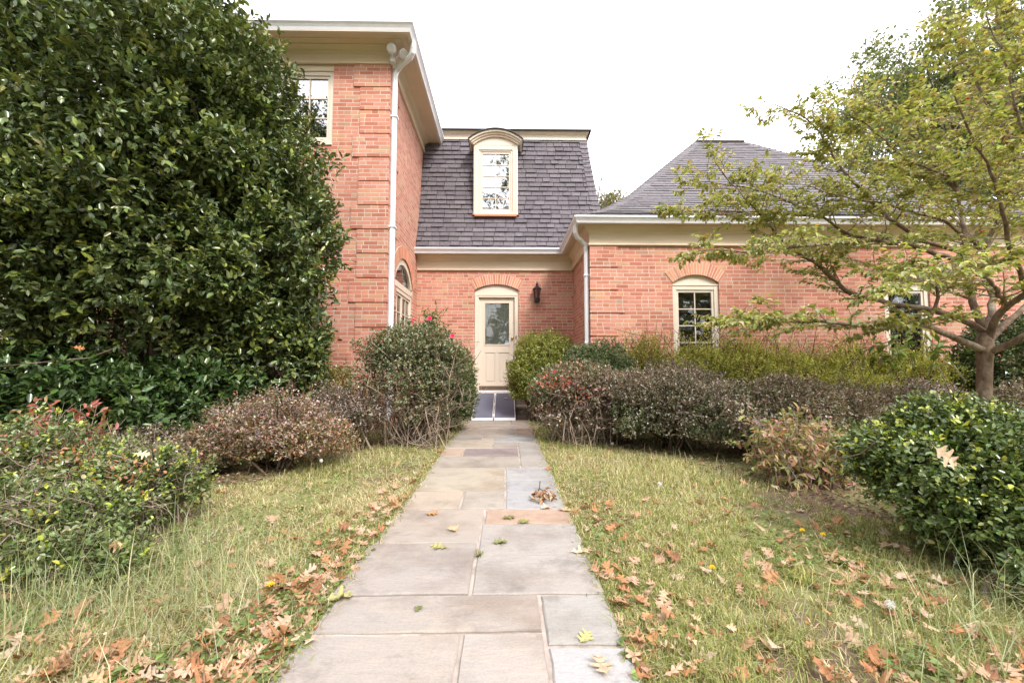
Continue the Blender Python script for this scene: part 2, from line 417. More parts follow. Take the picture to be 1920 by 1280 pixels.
# slabs: x0, x1, y0, y1, colour
G, T_, B_, P_, K_ = (.285, .258, .238), (.32, .275, .225), (.275, .285, .305), (.21, .17, .175), (.34, .245, .19)
SL = [(-.722, -.14, .2, .86, G), (-.14, .432, .2, .7, T_), (-.722, -.155, .86, 1.575, G), (-.155, .142, .7, 1.575, G), (.142, .432, .7, .98, G), (.142, .432, .98, 1.5, B_),
      (-.722, .142, 1.575, 1.825, G), (.142, .432, 1.5, 1.825, (.27, .262, .25)), (-.722, -.15, 1.825, 2.356, (.265, .24, .225)), (-.722, -.137, 2.356, 2.903, (.30, .265, .235)),
      (-.15, .432, 1.825, 2.636, (.28, .26, .245)), (-.137, .432, 2.636, 2.903, K_), (-.722, -.316, 2.903, 3.314, T_), (-.316, -.002, 2.903, 3.314, (.29, .265, .235)),
      (-.002, .432, 2.903, 3.627, B_), (-.002, .432, 3.627, 4.068, (.29, .29, .30)), (-.722, -.002, 3.314, 4.068, (.315, .28, .225)), (-.722, .15, 4.068, 4.61, (.285, .255, .22)),
      (.15, .432, 4.068, 5.336, (.26, .245, .23)), (-.722, -.477, 4.61, 5.01, K_), (-.477, .15, 4.61, 5.01, P_), (-.722, -.154, 5.01, 5.566, T_), (-.154, .15, 5.01, 5.45, (.27, .235, .215)),
      (-.154, .432, 5.45, 5.7, B_), (-.722, -.318, 5.566, 5.996, (.26, .24, .22)), (-.318, -.004, 5.70, 5.996, (.27, .245, .22)), (-.004, .432, 5.7, 5.996, (.25, .25, .25)),
      (-.722, .158, 5.996, 6.627, (.24, .205, .18)), (.158, .432, 5.996, 6.627, (.32, .225, .17)), (-.722, -.43, 6.627, 7.043, (.3, .25, .21)), (-.43, .432, 6.627, 7.043, (.29, .245, .215)),
      (-.722, .1, 7.043, 7.582, (.27, .235, .205)), (.1, .432, 7.043, 7.7, (.24, .21, .185)), (-.95, -.25, 7.582, 8.4, (.27, .23, .2)), (-.25, .1, 7.582, 8.4, (.25, .22, .19)), (.1, .6, 7.7, 8.4, (.15, .125, .105)),
      (-.318, -.154, 5.566, 5.70, T_)]
pm = MB(); r = random.Random(3)
for x0, x1, y0, y1, c in SL:
    j = .0085; z = .012 + r.uniform(-.004, .004); t = r.uniform(-.0025, .0025)
    x0 += j + (r.uniform(-.028, .02) if abs(x0 - PX0) < .01 else 0); x1 -= j + (r.uniform(-.02, .028) if abs(x1 - PX1) < .01 else 0); y0 += j; y1 -= j
    kk = r.uniform(.95, 1.07); c = tuple((k * .8 + .2 * sum(c) / 3) * kk * w_ for k, w_ in zip(c, (1.09, 1.065, 1.03)))
    def edge(a, b, n):                               # slightly cleft, worn edges
        return [(a[0] + (b[0] - a[0]) * i / n + r.uniform(-.0035, .0035) * (i > 0), a[1] + (b[1] - a[1]) * i / n + r.uniform(-.0035, .0035) * (i > 0)) for i in range(n)]
    lo = edge((x0, y0), (x1, y0), 9) + edge((x1, y0), (x1, y1), 7) + edge((x1, y1), (x0, y1), 9) + edge((x0, y1), (x0, y0), 7)
    b = len(pm.v); n = len(lo); cx, cy = (x0 + x1) / 2, (y0 + y1) / 2
    for (x, y) in lo: pm.pt((x, y, -.03))
    for (x, y) in lo: pm.pt((x, y, z - .005 + t * (x - cx) * 3))
    for (x, y) in lo:
        d = math.hypot(cx - x, cy - y); pm.pt((x + (cx - x) / d * .007, y + (cy - y) / d * .007, z + t * (x - cx) * 3))
    for k in range(n):
        k2 = (k + 1) % n
        pm.f += [[b + k, b + k2, b + n + k2, b + n + k], [b + n + k, b + n + k2, b + 2 * n + k2, b + 2 * n + k]]; pm.c += [c, c]
    pm.f.append([b + 2 * n + k for k in range(n)]); pm.c.append(c)
tag(pm.build('path', M['stone'], fix=False), kind='structure')
jm = MB(); jm.face([(PX0 + .01, .2, .004), (PX1 - .01, .2, .004), (PX1 - .01, 8.3, .004), (PX0 + .01, 8.3, .004)])
tag(jm.build('path_bed', M['joint'], fix=False), kind='structure')

# ================================================================== HOUSE
XL, YL, XR, YR, YD, XE, YB = -1.97, 6.78, 1.51, 7.25, 9.2, 10.2, 14.2
ZF, ZU = 3.13, 6.08                                  # underside of the lower and of the upper frieze
house = thing('brick_house', 'two storey salmon brick house with cream trim, shingled mansard and hipped wing', 'house', (0, 9.2, 0))
front = lambda Y: (lambda u, d, z: (u, Y - d, z))    # u along, d outward, z up
east = lambda X: (lambda u, d, z: (X + d, u, z))     # wall that faces +X
west = lambda X: (lambda u, d, z: (X - d, u, z))
class Wall(MB):
    def rect(s, u0, u1, z0, z1):
        if u1 - u0 > 1e-4 and z1 - z0 > 1e-4:
            s.face([(u0, 0, z0), (u1, 0, z0), (u1, 0, z1), (u0, 0, z1)], uv=[(u0, z0), (u1, z0), (u1, z1), (u0, z1)])
    def band(s, u0, u1, z0, z1, holes=(), dep=.11):
        """holes: (u0,u1,z0,zspring,rise)"""
        u = u0
        for a, b, h0, hs, ri in sorted(holes):
            s.rect(u, a, z0, z1); s.rect(a, b, z0, h0)
            arc = arc_pts(a, b, hs, ri, 14) if ri else [(a, hs), (b, hs)]
            for (p, q) in zip(arc[:-1], arc[1:]):
                s.face([(p[0], 0, p[1]), (q[0], 0, q[1]), (q[0], 0, z1), (p[0], 0, z1)], uv=[p, q, (q[0], z1), (p[0], z1)])
                s.face([(p[0], 0, p[1]), (p[0], -dep, p[1]), (q[0], -dep, q[1]), (q[0], 0, q[1])], uv=[(p[0], p[1]), (p[0], p[1] + dep), (q[0], q[1] + dep), q])
            for x, sg in ((a, 1), (b, -1)):
                s.face([(x, 0, h0), (x, -dep, h0), (x, -dep, hs), (x, 0, hs)], uv=[(x, h0), (x + sg * dep, h0), (x + sg * dep, hs), (x, hs)])
            s.face([(a, 0, h0), (b, 0, h0), (b, -dep, h0), (a, -dep, h0)], uv=[(a, h0), (b, h0), (b, h0 - dep), (a, h0 - dep)])
            u = b
        s.rect(u, u1, z0, z1)
    def block(s, u0, u1, z0, z1, d):                 # raised quoin block
        uvr = lambda a, b, c, e: [(a, c), (b, c), (b, e), (a, e)]
        s.face([(u0, d, z0), (u1, d, z0), (u1, d, z1), (u0, d, z1)], uv=uvr(u0, u1, z0, z1))
        for x in (u0, u1): s.face([(x, 0, z0), (x, d, z0), (x, d, z1), (x, 0, z1)], uv=uvr(x, x + d, z0, z1))
        for z in (z0, z1): s.face([(u0, 0, z), (u1, 0, z), (u1, d, z), (u0, d, z)], uv=uvr(u0, u1, z, z + d))
def arc_pts(a, b, zs, ri, n):
    w = (b - a) / 2; R = (w * w + ri * ri) / (2 * ri); cx, cz = (a + b) / 2, zs + ri - R; th = math.asin(min(1, w / R))
    if ri > w: return [(cx + w * math.sin(t), zs + ri * math.cos(t)) for t in [(-1 + 2 * i / n) * math.pi / 2 for i in range(n + 1)]]
    return [(cx + R * math.sin(t), cz + R * math.cos(t)) for t in [(-1 + 2 * i / n) * th for i in range(n + 1)]]
def arch(par, fr, a, b, zs, ri, h=.21, proud=.012, dep=.1, n=19, seed=1, splay=1.0):
    """segmental arch of bricks on end, each brick its own block"""
    w = (b - a) / 2; R = (w * w + ri * ri) / (2 * ri); cx, cz = (a + b) / 2, zs + ri - R; th = math.asin(min(1, w / R))
    rr = random.Random(seed); mb = MB(fr); th *= splay
    mb2 = MB(fr); P = []
    for i in range(n):
        t0, t1 = -th + 2 * th * i / n, -th + 2 * th * (i + 1) / n; g = .0075
        q = [(cx + rad * math.sin(t), cz + rad * math.cos(t)) for t, rad in ((t0 + g / R, R), (t1 - g / R, R), (t1 - g / (R + h), R + h), (t0 + g / (R + h), R + h))]
        c = rr.choice([(.58, .23, .14), (.52, .19, .11), (.62, .28, .17), (.55, .27, .15), (.46, .17, .11), (.6, .3, .2)])
        mb.prism(q, proud, -dep, c)
    m = 24; out = [(cx + (R + h + .004) * math.sin(t), cz + (R + h + .004) * math.cos(t)) for t in [-th + 2 * th * i / m for i in range(m + 1)]]
    inn = [(cx + (R + .004) * math.sin(t), cz + (R + .004) * math.cos(t)) for t in [-th + 2 * th * i / m for i in range(m + 1)]]
    for i in range(m): mb2.prism([inn[i], inn[i + 1], out[i + 1], out[i]], proud - .006, -dep + .01)
    o = mb.build('brick_arch', M['arch'], par); mb2.build('mortar', M['mortar'], o)
def quoins(w, u_edge, sgn, z0, z1, d, seed=0, H=.4062, gap=.021, wa=.59, wb=.475, first=None):
    z, i = z1, seed
    while z > z0:
        h = H if first is None or i != seed else first
        wd = wa if i % 3 == 0 else wb
        a, b = sorted((u_edge + sgn * d, u_edge - sgn * wd)); w.block(a, b, z - h + gap, z, d); z -= h; i += 1

DZ0, DZS = .42, 2.71                                 # door opening
# main block front
wL = Wall(front(YL)); up_win = (-4.46, -2.905, 4.70, 6.04); lo_win = (-4.62, -3.62, .95, 2.45, 0); lo_win2 = (-8.2, -7.2, .95, 2.45, 0)
wL.band(-9.5, XL, -.1, 3.3, [lo_win, lo_win2]); wL.band(-9.5, XL, 3.3, ZU + .35, [(*up_win[:3], ZU, 0), (-8.2, -6.65, 4.7, ZU, 0)])
quoins(wL, XL, 1, .1, ZU, .024)
mainwall = wL.build('wall', M['brick'], house)
# main block side wall (faces the path)
SW = (7.32, 8.78, .95, 2.60, .47)
wS = Wall(east(XL)); wS.band(YL, 13.5, -.1, ZU + .35, [SW]); quoins(wS, YL, -1, .1, ZU, .0235)
sidewall = wS.build('wall', M['brick'], mainwall)
arch(sidewall, east(XL), SW[0], SW[1], SW[3], SW[4], .23, .010, .1, 27, 5)
# connector with the door
DO = (-.69, .287, DZ0, 2.70, .125)
wD = Wall(front(YD)); wD.band(XL, XR, -.1, ZF + .3, [DO])
doorwall = wD.build('wall', M['brick'], house)
arch(doorwall, front(YD), DO[0], DO[1], DO[3], DO[4], .225, .012, .1, 21, 9)
# wing
W1 = (2.955, 3.785, 1.0, 2.47, .145); W2 = (6.75, 7.58, 1.0, 2.47, .145); W3 = (9.2, 9.9, 1.0, 2.47, .145)
wW = Wall(front(YR)); wW.band(XR, XE, -.1, ZF + .3, [W1, W2]); quoins(wW, XR, -1, .1, ZF, .022, 1)
wingwall = wW.build('wall', M['brick'], house)
for k, h in enumerate((W1, W2)): arch(wingwall, front(YR), h[0], h[1], h[3], h[4], .225, .012, .1, 21, 12 + k)
wV = Wall(west(XR)); wV.band(YR, YD, -.1, ZF + .3); quoins(wV, YR, -1, .1, ZF, .0215, 1); wV.build('wall', M['brick'], wingwall)
wX = Wall(east(XE)); wX.band(YR, YB, -.1, ZF + .3); wX.build('wall', M['brick'], wingwall)
wB = Wall(front(YB)); wB.band(-9.5, XE, -.1, ZF + .3); wB.build('wall', M['brick'], house)

# cornices, gutters
def corn(z, hz, d):      # frieze with bead, cove, soffit; z underside, hz height to the soffit, d overhang
    zs = z + hz; f = hz * .62
    return [(-.004, z), (.045, z), (.05, z + .012), (.045, z + .028), (.03, z + .034), (.03, z + f), (.042, z + f + .012), (.05, z + f + .05), (.075, z + hz * .85), (.115, zs - .02), (.135, zs - .018), (.135, zs), (d * .62, zs), (d * .62, zs - .012), (d * .62 + .02, zs - .012), (d * .62 + .02, zs), (d, zs), (d, zs + .10), (-.004, zs + .10)]
def gut(z, d, w, h): return [(d + .002, z), (d + w * .5, z), (d + w * .62, z + h * .3), (d + w * .8, z + h * .55), (d + w * .97, z + h * .72), (d + w, z + h * .75), (d + w, z + h), (d + w - .012, z + h), (d + w - .014, z + h * .8), (d + w * .55, z + h * .35), (d + .012, z + .02), (d + .012, z + h), (d + .002, z + h)]
lowpath = [(XL, YD), (XR, YD), (XR, YR), (XE, YR), (XE, YB)]
uppath = [(-9.5, YL), (XL, YL), (XL, 13.5)]
m = MB(); m.sweep(lowpath, corn(ZF, .335, .235)); m.build('cornice', M['trim'], house)
m = MB(); m.sweep(lowpath, gut(ZF + .315, .237, .105, .115)); lowgut = m.build('gutter', M['white'], house)
m = MB(); m.sweep(lowpath, [(.15, ZF + .437), (.335, ZF + .425), (.337, ZF + .433), (.15, ZF + .447)]); m.build('eave_sheen', M['white'], lowgut)  # white strip added for the bell-cast shingles' sheen along the eave
m = MB(); m.sweep(uppath, corn(ZU, .275, .37)); m.build('cornice', M['trim'], house)
m = MB(); m.sweep(uppath, gut(ZU + .255, .372, .12, .135)); upgut = m.build('gutter', M['white'], house)
m = MB(); m.sweep(uppath, [(.372, ZU + .24), (.372, ZU + .2525), (.43, ZU + .2525), (.43, ZU + .24)]); m.build('fascia_strip', M['cream'], upgut)
# upper roof: low hip above the main block
m = MB(); zt = ZU + .385; o_ = .44
m.face([(-9.9, YL - o_, zt), (XL + o_, YL - o_, zt), (XL - 3, YL + 3.2, zt + 1.7), (-9.9, YL + 3.2, zt + 1.7)])
m.face([(XL + o_, YL - o_, zt), (XL + o_, 13.6, zt), (XL - 3, 13.6, zt + 1.7), (XL - 3, YL + 3.2, zt + 1.7)])
m.face([(-9.9, YL + 3.2, zt + 1.7), (XL - 3, YL + 3.2, zt + 1.7), (XL - 3, 13.6, zt + 1.7), (-9.9, 13.6, zt + 1.7)])
m.build('roof', M['roofedge'], house, fix=False)

# downspouts
m = MB(); m.f_ = None
X, Y = XL + .07, 6.86
m.tube([(XL + .43, 6.60, ZU + .27), (XL + .43, 6.61, ZU + .17), (XL + .415, 6.63, ZU + .11), (XL + .37, 6.67, ZU + .065), (XL + .29, 6.72, ZU + .035), (XL + .17, 6.79, ZU - .0), (XL + .1, Y - .01, ZU - .04), (X, Y, ZU - .12), (X, Y, ZU - .4), (X, Y, .25), (X + .02, Y - .08, .12)], .05, 8)
d = m.build('downspout', M['white'], house)
for z in (5.2, 3.3, 1.5):
    m = MB(); m.box(XL + .0, X + .062, Y - .058, Y + .058, z, z + .03); m.build('strap', M['white'], d)
m = MB(); X, Y = XR - .065, YR + .09
m.tube([(XR - .29, 7.13, ZF + .32), (XR - .29, 7.15, ZF + .2), (XR - .25, 7.2, ZF + .14), (XR - .15, 7.29, ZF + .09), (X - .01, Y - .01, ZF + .03), (X, Y, ZF - .07), (X, Y, ZF - .3), (X, Y, .25), (X - .02, Y - .08, .12)], .043, 8)
d = m.build('downspout', M['white'], house)
for z in (2.6, 1.4):
    m = MB(); m.box(X - .05, XR - .001, Y - .05, Y + .05, z, z + .03); m.build('strap', M['white'], d)

# ---------------------------------------------------------------- shingled slopes
def shingle_face(mb, S, vmax, width, rows, cols, r, wmin=.12, wmax=.26, thick=.014, over=1.25, gap=.005, jit=.006, under=.0):
    """S(u,v): point on the slope, v up the slope 0..vmax; width(v): (u0,u1)"""
    rh = vmax / rows
    for i in range(rows):
        v0 = i * rh; v1 = min(vmax, v0 + rh * over); u0, u1 = width(v0 + rh * .5); u = u0 - r.random() * wmax
        while u < u1:
            w = r.uniform(wmin, wmax); a, b = max(u, u0), min(u + w - gap, u1); u += w
            if b - a < .015: continue
            vv = v0 + r.uniform(-jit, jit)
            um = (a + b) / 2; t = np.array(S(um, v1)) - np.array(S(um, v0)); e = np.array(S(b, v0)) - np.array(S(a, v0)); n = np.cross(e, t); n /= np.linalg.norm(n)
            if n[2] < 0 and abs(n[2]) > .02: n = -n
            th = thick * r.uniform(.7, 1.4)
            c = tuple(np.array(r.choice(cols)) * r.uniform(.9, 1.1))
            A, Bq, Cq, Dq = (np.array(S(a, vv)) , np.array(S(b, vv)), np.array(S(b, v1)), np.array(S(a, v1)))
            top = [A + n * th, Bq + n * th, Cq + n * .001, Dq + n * .001]; und = np.array(S(um, vv + under)) - np.array(S(um, vv)); A = A + und; Bq = Bq + und
            mb.face(top, c); mb.face([A, Bq, top[1], top[0]], c); mb.face([A, top[0], top[3]], c); mb.face([Bq, Cq + n * .0005, top[2], top[1]], c)
rr = random.Random(5)
# mansard: concave profile (z -> set-back from the wall face)
MZ = [3.50, 3.75, 4.10, 4.5, 5.0, 5.6, 6.20, 6.50]; MS = [-.28, -.17, -.02, .11, .235, .36, .48, .54]
prof = lambda z: float(np.interp(z, MZ, MS))
ML = 3.02; hipx = lambda z: 1.93 + max(0., (.54 - prof(z)) * .55)
Sm = lambda u, v: (u, YD + prof(MZ[0] + v), MZ[0] + v)
m = MB(); cols_m = [(.12, .106, .122), (.135, .12, .135), (.145, .13, .145), (.125, .11, .124)]
shingle_face(m, Sm, 3.0, lambda v: (XL + .005, hipx(MZ[0] + v) - .03), 25, cols_m, rr, .17, .30, .029, 1.25, .010, .004, .022)
Smr = lambda u, v: (hipx(MZ[0] + v), u, MZ[0] + v)
shingle_face(m, Smr, 3.0, lambda v: (YD + prof(MZ[0] + v), YB), 25, cols_m, rr, .13, .3, .02)
for i in range(23):                                   # hip caps
    z0 = 3.55 + i * .127; z1 = z0 + .16; c = tuple(np.array(rr.choice(cols_m)) * 1.15)
    A = [(hipx(z) , YD + prof(z), z) for z in (z0, z1)]
    k0, k1 = .035, .012
    m.face([(A[0][0] - .17, A[0][1] - k0, z0), (A[0][0] + .02, A[0][1] - k0, z0), (A[1][0] + .005, A[1][1] - k1, z1), (A[1][0] - .17, A[1][1] - k1, z1)], c)
    m.face([(A[0][0] - .17, A[0][1], z0), (A[0][0] + .02, A[0][1], z0), (A[0][0] + .02, A[0][1] - k0, z0), (A[0][0] - .17, A[0][1] - k0, z0)], c)
    m.face([(A[0][0] + .02, A[0][1] - k0, z0), (A[0][0] + .02, A[0][1] + .17, z0), (A[1][0] + .005, A[1][1] + .17, z1), (A[1][0] + .005, A[1][1] - k1, z1)], c)
for z0, z1 in zip(MZ[:-1], MZ[1:]):                    # decking under the shakes
    m.face([(XL, YD + prof(z0) + .012, z0), (hipx(z0) - .012, YD + prof(z0) + .012, z0), (hipx(z1) - .012, YD + prof(z1) + .012, z1), (XL, YD + prof(z1) + .012, z1)], (.03, .028, .03))
    m.face([(hipx(z0) - .012, YD + prof(z0) + .012, z0), (hipx(z0) - .012, YB, z0), (hipx(z1) - .012, YB, z1), (hipx(z1) - .012, YD + prof(z1) + .012, z1)], (.03, .028, .03))
mans = m.build('mansard_roof', M['shingle'], house, fix=False)
yt = YD + .54
m = MB(); m.sweep([(XL - .6, yt), (1.90, yt), (1.90, YB)], [(-.02, 6.44), (.05, 6.44), (.055, 6.46), (.05, 6.475), (.03, 6.48), (.03, 6.57), (.09, 6.60), (.1, 6.62), (.1, 6.64), (-.02, 6.64)])
m.build('fascia', M['cream'], mans)
m = MB(); m.sweep([(XL - .6, yt), (1.90, yt), (1.90, YB)], [(-1.5, 6.66), (-1.5, 6.645), (.115, 6.645), (.15, 6.63), (.155, 6.655), (.12, 6.675), (-1.5, 6.9)])
m.build('roof_edge', M['roofedge'], mans)

# wing hip roof, bell-cast
HT = [0, .35, .67, 1.28, 2.31, 4.03]; HZ = [3.565, 3.73, 3.91, 4.40, 5.43, 7.14]
HX, HY = XR - .335, YR - .335; RX0, RX1 = HX + 4.03, 6.5
hz_ = lambda t: float(np.interp(t, HT, HZ))
slope = [0]
for k in range(1, 200): slope.append(slope[-1] + math.hypot(4.03 / 199, hz_(4.03 * k / 199) - hz_(4.03 * (k - 1) / 199)))
tt = lambda v: float(np.interp(v, slope, np.linspace(0, 4.03, 200)))
VM = slope[-1]; HXR = RX1 + 4.03
cols_w = [(.11, .098, .108), (.125, .112, .122), (.14, .127, .135), (.115, .104, .114)]
m = MB()
shingle_face(m, lambda u, v: (u, HY + tt(v), hz_(tt(v))), VM, lambda v: (HX + tt(v), HXR - tt(v)), 40, cols_w, rr, .22, .42, .013, 1.2, .004, .004, .015)
shingle_face(m, lambda u, v: (HX + tt(v), u, hz_(tt(v))), VM, lambda v: (HY + tt(v), 2 * (HY + 4.03) - HY - tt(v)), 44, cols_w, rr, .4, .8, .011, 1.2)
shingle_face(m, lambda u, v: (HXR - tt(v), u, hz_(tt(v))), VM, lambda v: (HY + tt(v), 2 * (HY + 4.03) - HY - tt(v)), 44, cols_w, rr, .4, .8, .011, 1.2)
DK = (.06, .055, .058); q2 = HY + 8.06
for t0, t1 in zip(HT[:-1], HT[1:]):
    a, b = hz_(t0) - .01, hz_(t1) - .01
    m.face([(HX + t0, HY + t0, a), (HXR - t0, HY + t0, a), (HXR - t1, HY + t1, b), (HX + t1, HY + t1, b)], DK)
    m.face([(HX + t0, q2 - t0, a), (HXR - t0, q2 - t0, a), (HXR - t1, q2 - t1, b), (HX + t1, q2 - t1, b)], DK)
    m.face([(HX + t0, HY + t0, a), (HX + t0, q2 - t0, a), (HX + t1, q2 - t1, b), (HX + t1, HY + t1, b)], DK)
    m.face([(HXR - t0, HY + t0, a), (HXR - t0, q2 - t0, a), (HXR - t1, q2 - t1, b), (HXR - t1, HY + t1, b)], DK)
for sx, x0 in ((1, HX), (-1, HXR)):                    # hip caps
    t = 0.0
    while t < 4.0:
        dt = .10; t1 = t + dt * 1.5; c = tuple(np.array(rr.choice(cols_w)) * rr.uniform(.85, 1.1)); a, b = hz_(t) + .035, hz_(min(t1, 4.03)) + .014; wd = .16
        p0 = (x0 + sx * t, HY + t, a); p1 = (x0 + sx * t1, HY + t1, b)
        m.face([p0, (p0[0] + sx * wd * 1.2, p0[1], a - .02), (p1[0] + sx * wd * 1.2, p1[1], b - .01), p1], c)
        m.face([p0, (p0[0], p0[1] + wd * 1.2, a - .02), (p1[0], p1[1] + wd * 1.2, b - .01), p1], c)
        m.face([p0, (p0[0] + sx * wd * 1.2, p0[1], a - .02), (p0[0] + sx * wd * 1.2, p0[1], a - .045), (p0[0], p0[1], a - .025)], c)
        m.face([p0, (p0[0], p0[1] + wd * 1.2, a - .02), (p0[0], p0[1] + wd * 1.2, a - .045), (p0[0], p0[1], a - .025)], c)
        t += dt
hip = m.build('hip_roof', M['asphalt'], house, fix=False)
m = MB(); m.box(RX0 - .02, RX1 + .02, HY + 3.93, HY + 4.13, 7.135, 7.165); m.build('ridge_cap', M['shingle'], hip, .01)

# ---------------------------------------------------------------- windows
def window(par, fr, u0, u1, z0, z1, cols, rows, glass='glass', back='screen', rise=0, casing=.06, sash=.045, mun=.018, dep=.085, lights=1, panel=True, shade=None, sill=True):
    """frame mesh with pane, muntins and what hangs behind as its children; face of the frame dep behind the brick"""
    m = MB(fr); d0, d1 = -dep, -dep + .055
    def ring(a, b, c, e, w, f0, f1):
        m.box(a, a + w, f0, f1, c, e); m.box(b - w, b, f0, f1, c, e); m.box(a + w, b - w, f0, f1, e - w, e); m.box(a + w, b - w, f0, f1, c, c + w)
    ring(u0 + .002, u1 - .002, z0 + .002, z1, casing, d0, d1)
    n = lights; iw = (u1 - u0 - 2 * casing) / n
    for k in range(n):
        a = u0 + casing + iw * k
        ring(a + .003, a + iw - .003, z0 + casing + .003, z1 - casing - .003, sash, d0 - .005, d1 - .018)
    if rise and panel:
        arc = arc_pts(u0 + .003, u1 - .003, z1 + .04, max(.03, rise), 14); poly = [(u0 + .003, z1)] + arc + [(u1 - .003, z1)]
        m.prism(poly[::-1], d0 + .035, d0)
        m.box(u0 + .002, u1 - .002, d0 + .036, d1 + .012, z1 - .001, z1 + .024)
    if sill: m.box(u0 - .0, u1 + .0, d1, .02, z0 - .045, z0 + .001)
    w = m.build('window', M['cream'], par, .004)
    for k in range(n):
        a = u0 + casing + sash + iw * k + .003; b = a + iw - 2 * sash - .006; c, e = z0 + casing + sash, z1 - casing - sash
        g = MB(fr); g.box(a - .005, b + .005, d0 + .008, d0 + .014, c - .005, e + .005); g.build('pane', M[glass], w)
        mu = MB(fr)
        for i in range(1, cols): x = a + (b - a) * i / cols; mu.box(x - mun / 2, x + mun / 2, d0 + .015, d0 + .030, c, e)
        for i in range(1, rows): z = c + (e - c) * i / rows; mu.box(a, b, d0 + .0145, d0 + .027, z - mun / 2, z + mun / 2)
        mu.build('muntin', M['door'], w)
    s = MB(fr); s.box(u0 + .02, u1 - .02, d0 - .09, d0 - .08, z0 + .02, z1 - .02); s.build('screen' if back == 'screen' else 'curtain_or_room', M[back], w)  # with 'room' a near-black sheet stands in for the unlit interior
    if shade:
        s = MB(fr); s.box(u0 + casing, u0 + (u1 - u0) * shade, d0 - .06, d0 - .05, z0 + casing, z1 - casing); s.build('curtain_or_room', M['curtain_or_room'], w)
    return w
window(mainwall, front(YL), *up_win[:2], 4.72, 5.98, 2, 3, 'skyglass', 'room', lights=2, casing=.07)
m = MB(front(YL)); m.box(up_win[0] + .002, up_win[1] - .002, -.09, -.01, 5.98, ZU - .002); m.build('window_head', M['trim'], mainwall)
window(mainwall, front(YL), -8.2, -6.65, 4.72, 5.98, 2, 3, 'skyglass', 'room', lights=2, casing=.07)
window(mainwall, front(YL), *lo_win[:4], 2, 4); window(mainwall, front(YL), *lo_win2[:4], 2, 4)
for h in (W1, W2): window(wingwall, front(YR), h[0], h[1], h[2], 2.425, 2 if h is W1 else 1, 4 if h is W1 else 1, 'glass', 'screen', rise=.185, casing=.075, sash=.042)
# arched side window: casements below a transom, half-round light above
fe = east(XL)
w = window(sidewall, fe, SW[0], SW[1], SW[2], 2.45, 2, 4, 'glass', 'curtain_or_room', lights=2, casing=.08)
m = MB(fe); m.box(SW[0] + .002, SW[1] - .002, -.085, -.02, 2.451, 2.56)
o1 = arc_pts(SW[0] + .003, SW[1] - .003, SW[3], SW[4] - .003, 20); i1 = arc_pts(SW[0] + .11, SW[1] - .11, SW[3] - .02, SW[4] - .10, 20)
for k in range(20): m.prism([o1[k], o1[k + 1], i1[k + 1], i1[k]], -.02, -.085)
m.build('arched_frame', M['cream'], w)
m = MB(fe); m.prism([(SW[0] + .11, 2.55)] + i1 + [(SW[1] - .11, 2.55)], -.07, -.075); m.build('pane', M['glass'], w)
m = MB(fe); m.prism([(SW[0] + .09, 2.54)] + i1 + [(SW[1] - .09, 2.54)], -.17, -.18); m.build('curtain_or_room', M['screen'], w)

# dormer with a curved roof
DX0, DX1, DZb, DZt, DYf = -.735, .275, 4.43, 6.05, YD + .045
fd = front(DYf)
m = MB(fd)
m.box(DX0, DX0 + .12, -.7, 0, DZb, DZt); m.box(DX1 - .12, DX1, -.7, 0, DZb, DZt); m.box(DX0 + .12, DX1 - .12, -.1, 0, DZt - .10, DZt); m.box(DX0 + .12, DX1 - .12, -.3, 0, DZb, DZb + .06)
m.box(DX0 + .015, DX0 + .06, 0, .012, DZb, DZt); m.box(DX1 - .06, DX1 - .015, 0, .012, DZb, DZt)
arcF = arc_pts(DX0 + .0, DX1 - .0, DZt, .19, 18); m.prism(([(DX0, DZt - .0)] + arcF[1:-1] + [(DX1, DZt - .0)])[::-1], .004, -.9)
dorm = m.build('dormer', M['cream'], house, .004)
m = MB(fd)                                             # crown moulding under the curve
for (e, f0, f1, h0, h1) in ((.0, .05, -.02, .0, .045), (.035, .085, -.02, .04, .085), (.07, .125, -.6, .08, .125)):
    a1 = arc_pts(DX0 - e, DX1 + e, DZt + h0 * .62, .19 + h0 * .36, 18); a2 = arc_pts(DX0 - e - .038, DX1 + e + .038, DZt + h1 * .62, .19 + h1 * .36, 18)
    for k in range(18): m.prism([a1[k], a1[k + 1], a2[k + 1], a2[k]], f0, f1)
m.build('crown_moulding', M['cream'], dorm)
m = MB(fd); a1 = arc_pts(DX0 - .11, DX1 + .11, DZt + .079, .236, 20); a2 = arc_pts(DX0 - .125, DX1 + .125, DZt + .079, .258, 20)
for k in range(20): m.prism([a1[k], a1[k + 1], a2[k + 1], a2[k]], .16, -.95)
m.build('roof', M['roofedge'], dorm)
window(dorm, fd, DX0 + .12, DX1 - .12, DZb + .06, DZt - .10, 2, 5, 'skyglass', 'room', casing=.035, sash=.045, dep=.075, shade=.62, sill=False)
m = MB(fd); m.box(DX0 - .03, DX1 + .03, -.05, .03, DZb - .012, DZb - .0005); m.box(DX0 + .03, DX1 - .03, -.02, .075, DZb - .055, DZb - .013); m.build('sill_flashing', M['sill'], dorm)

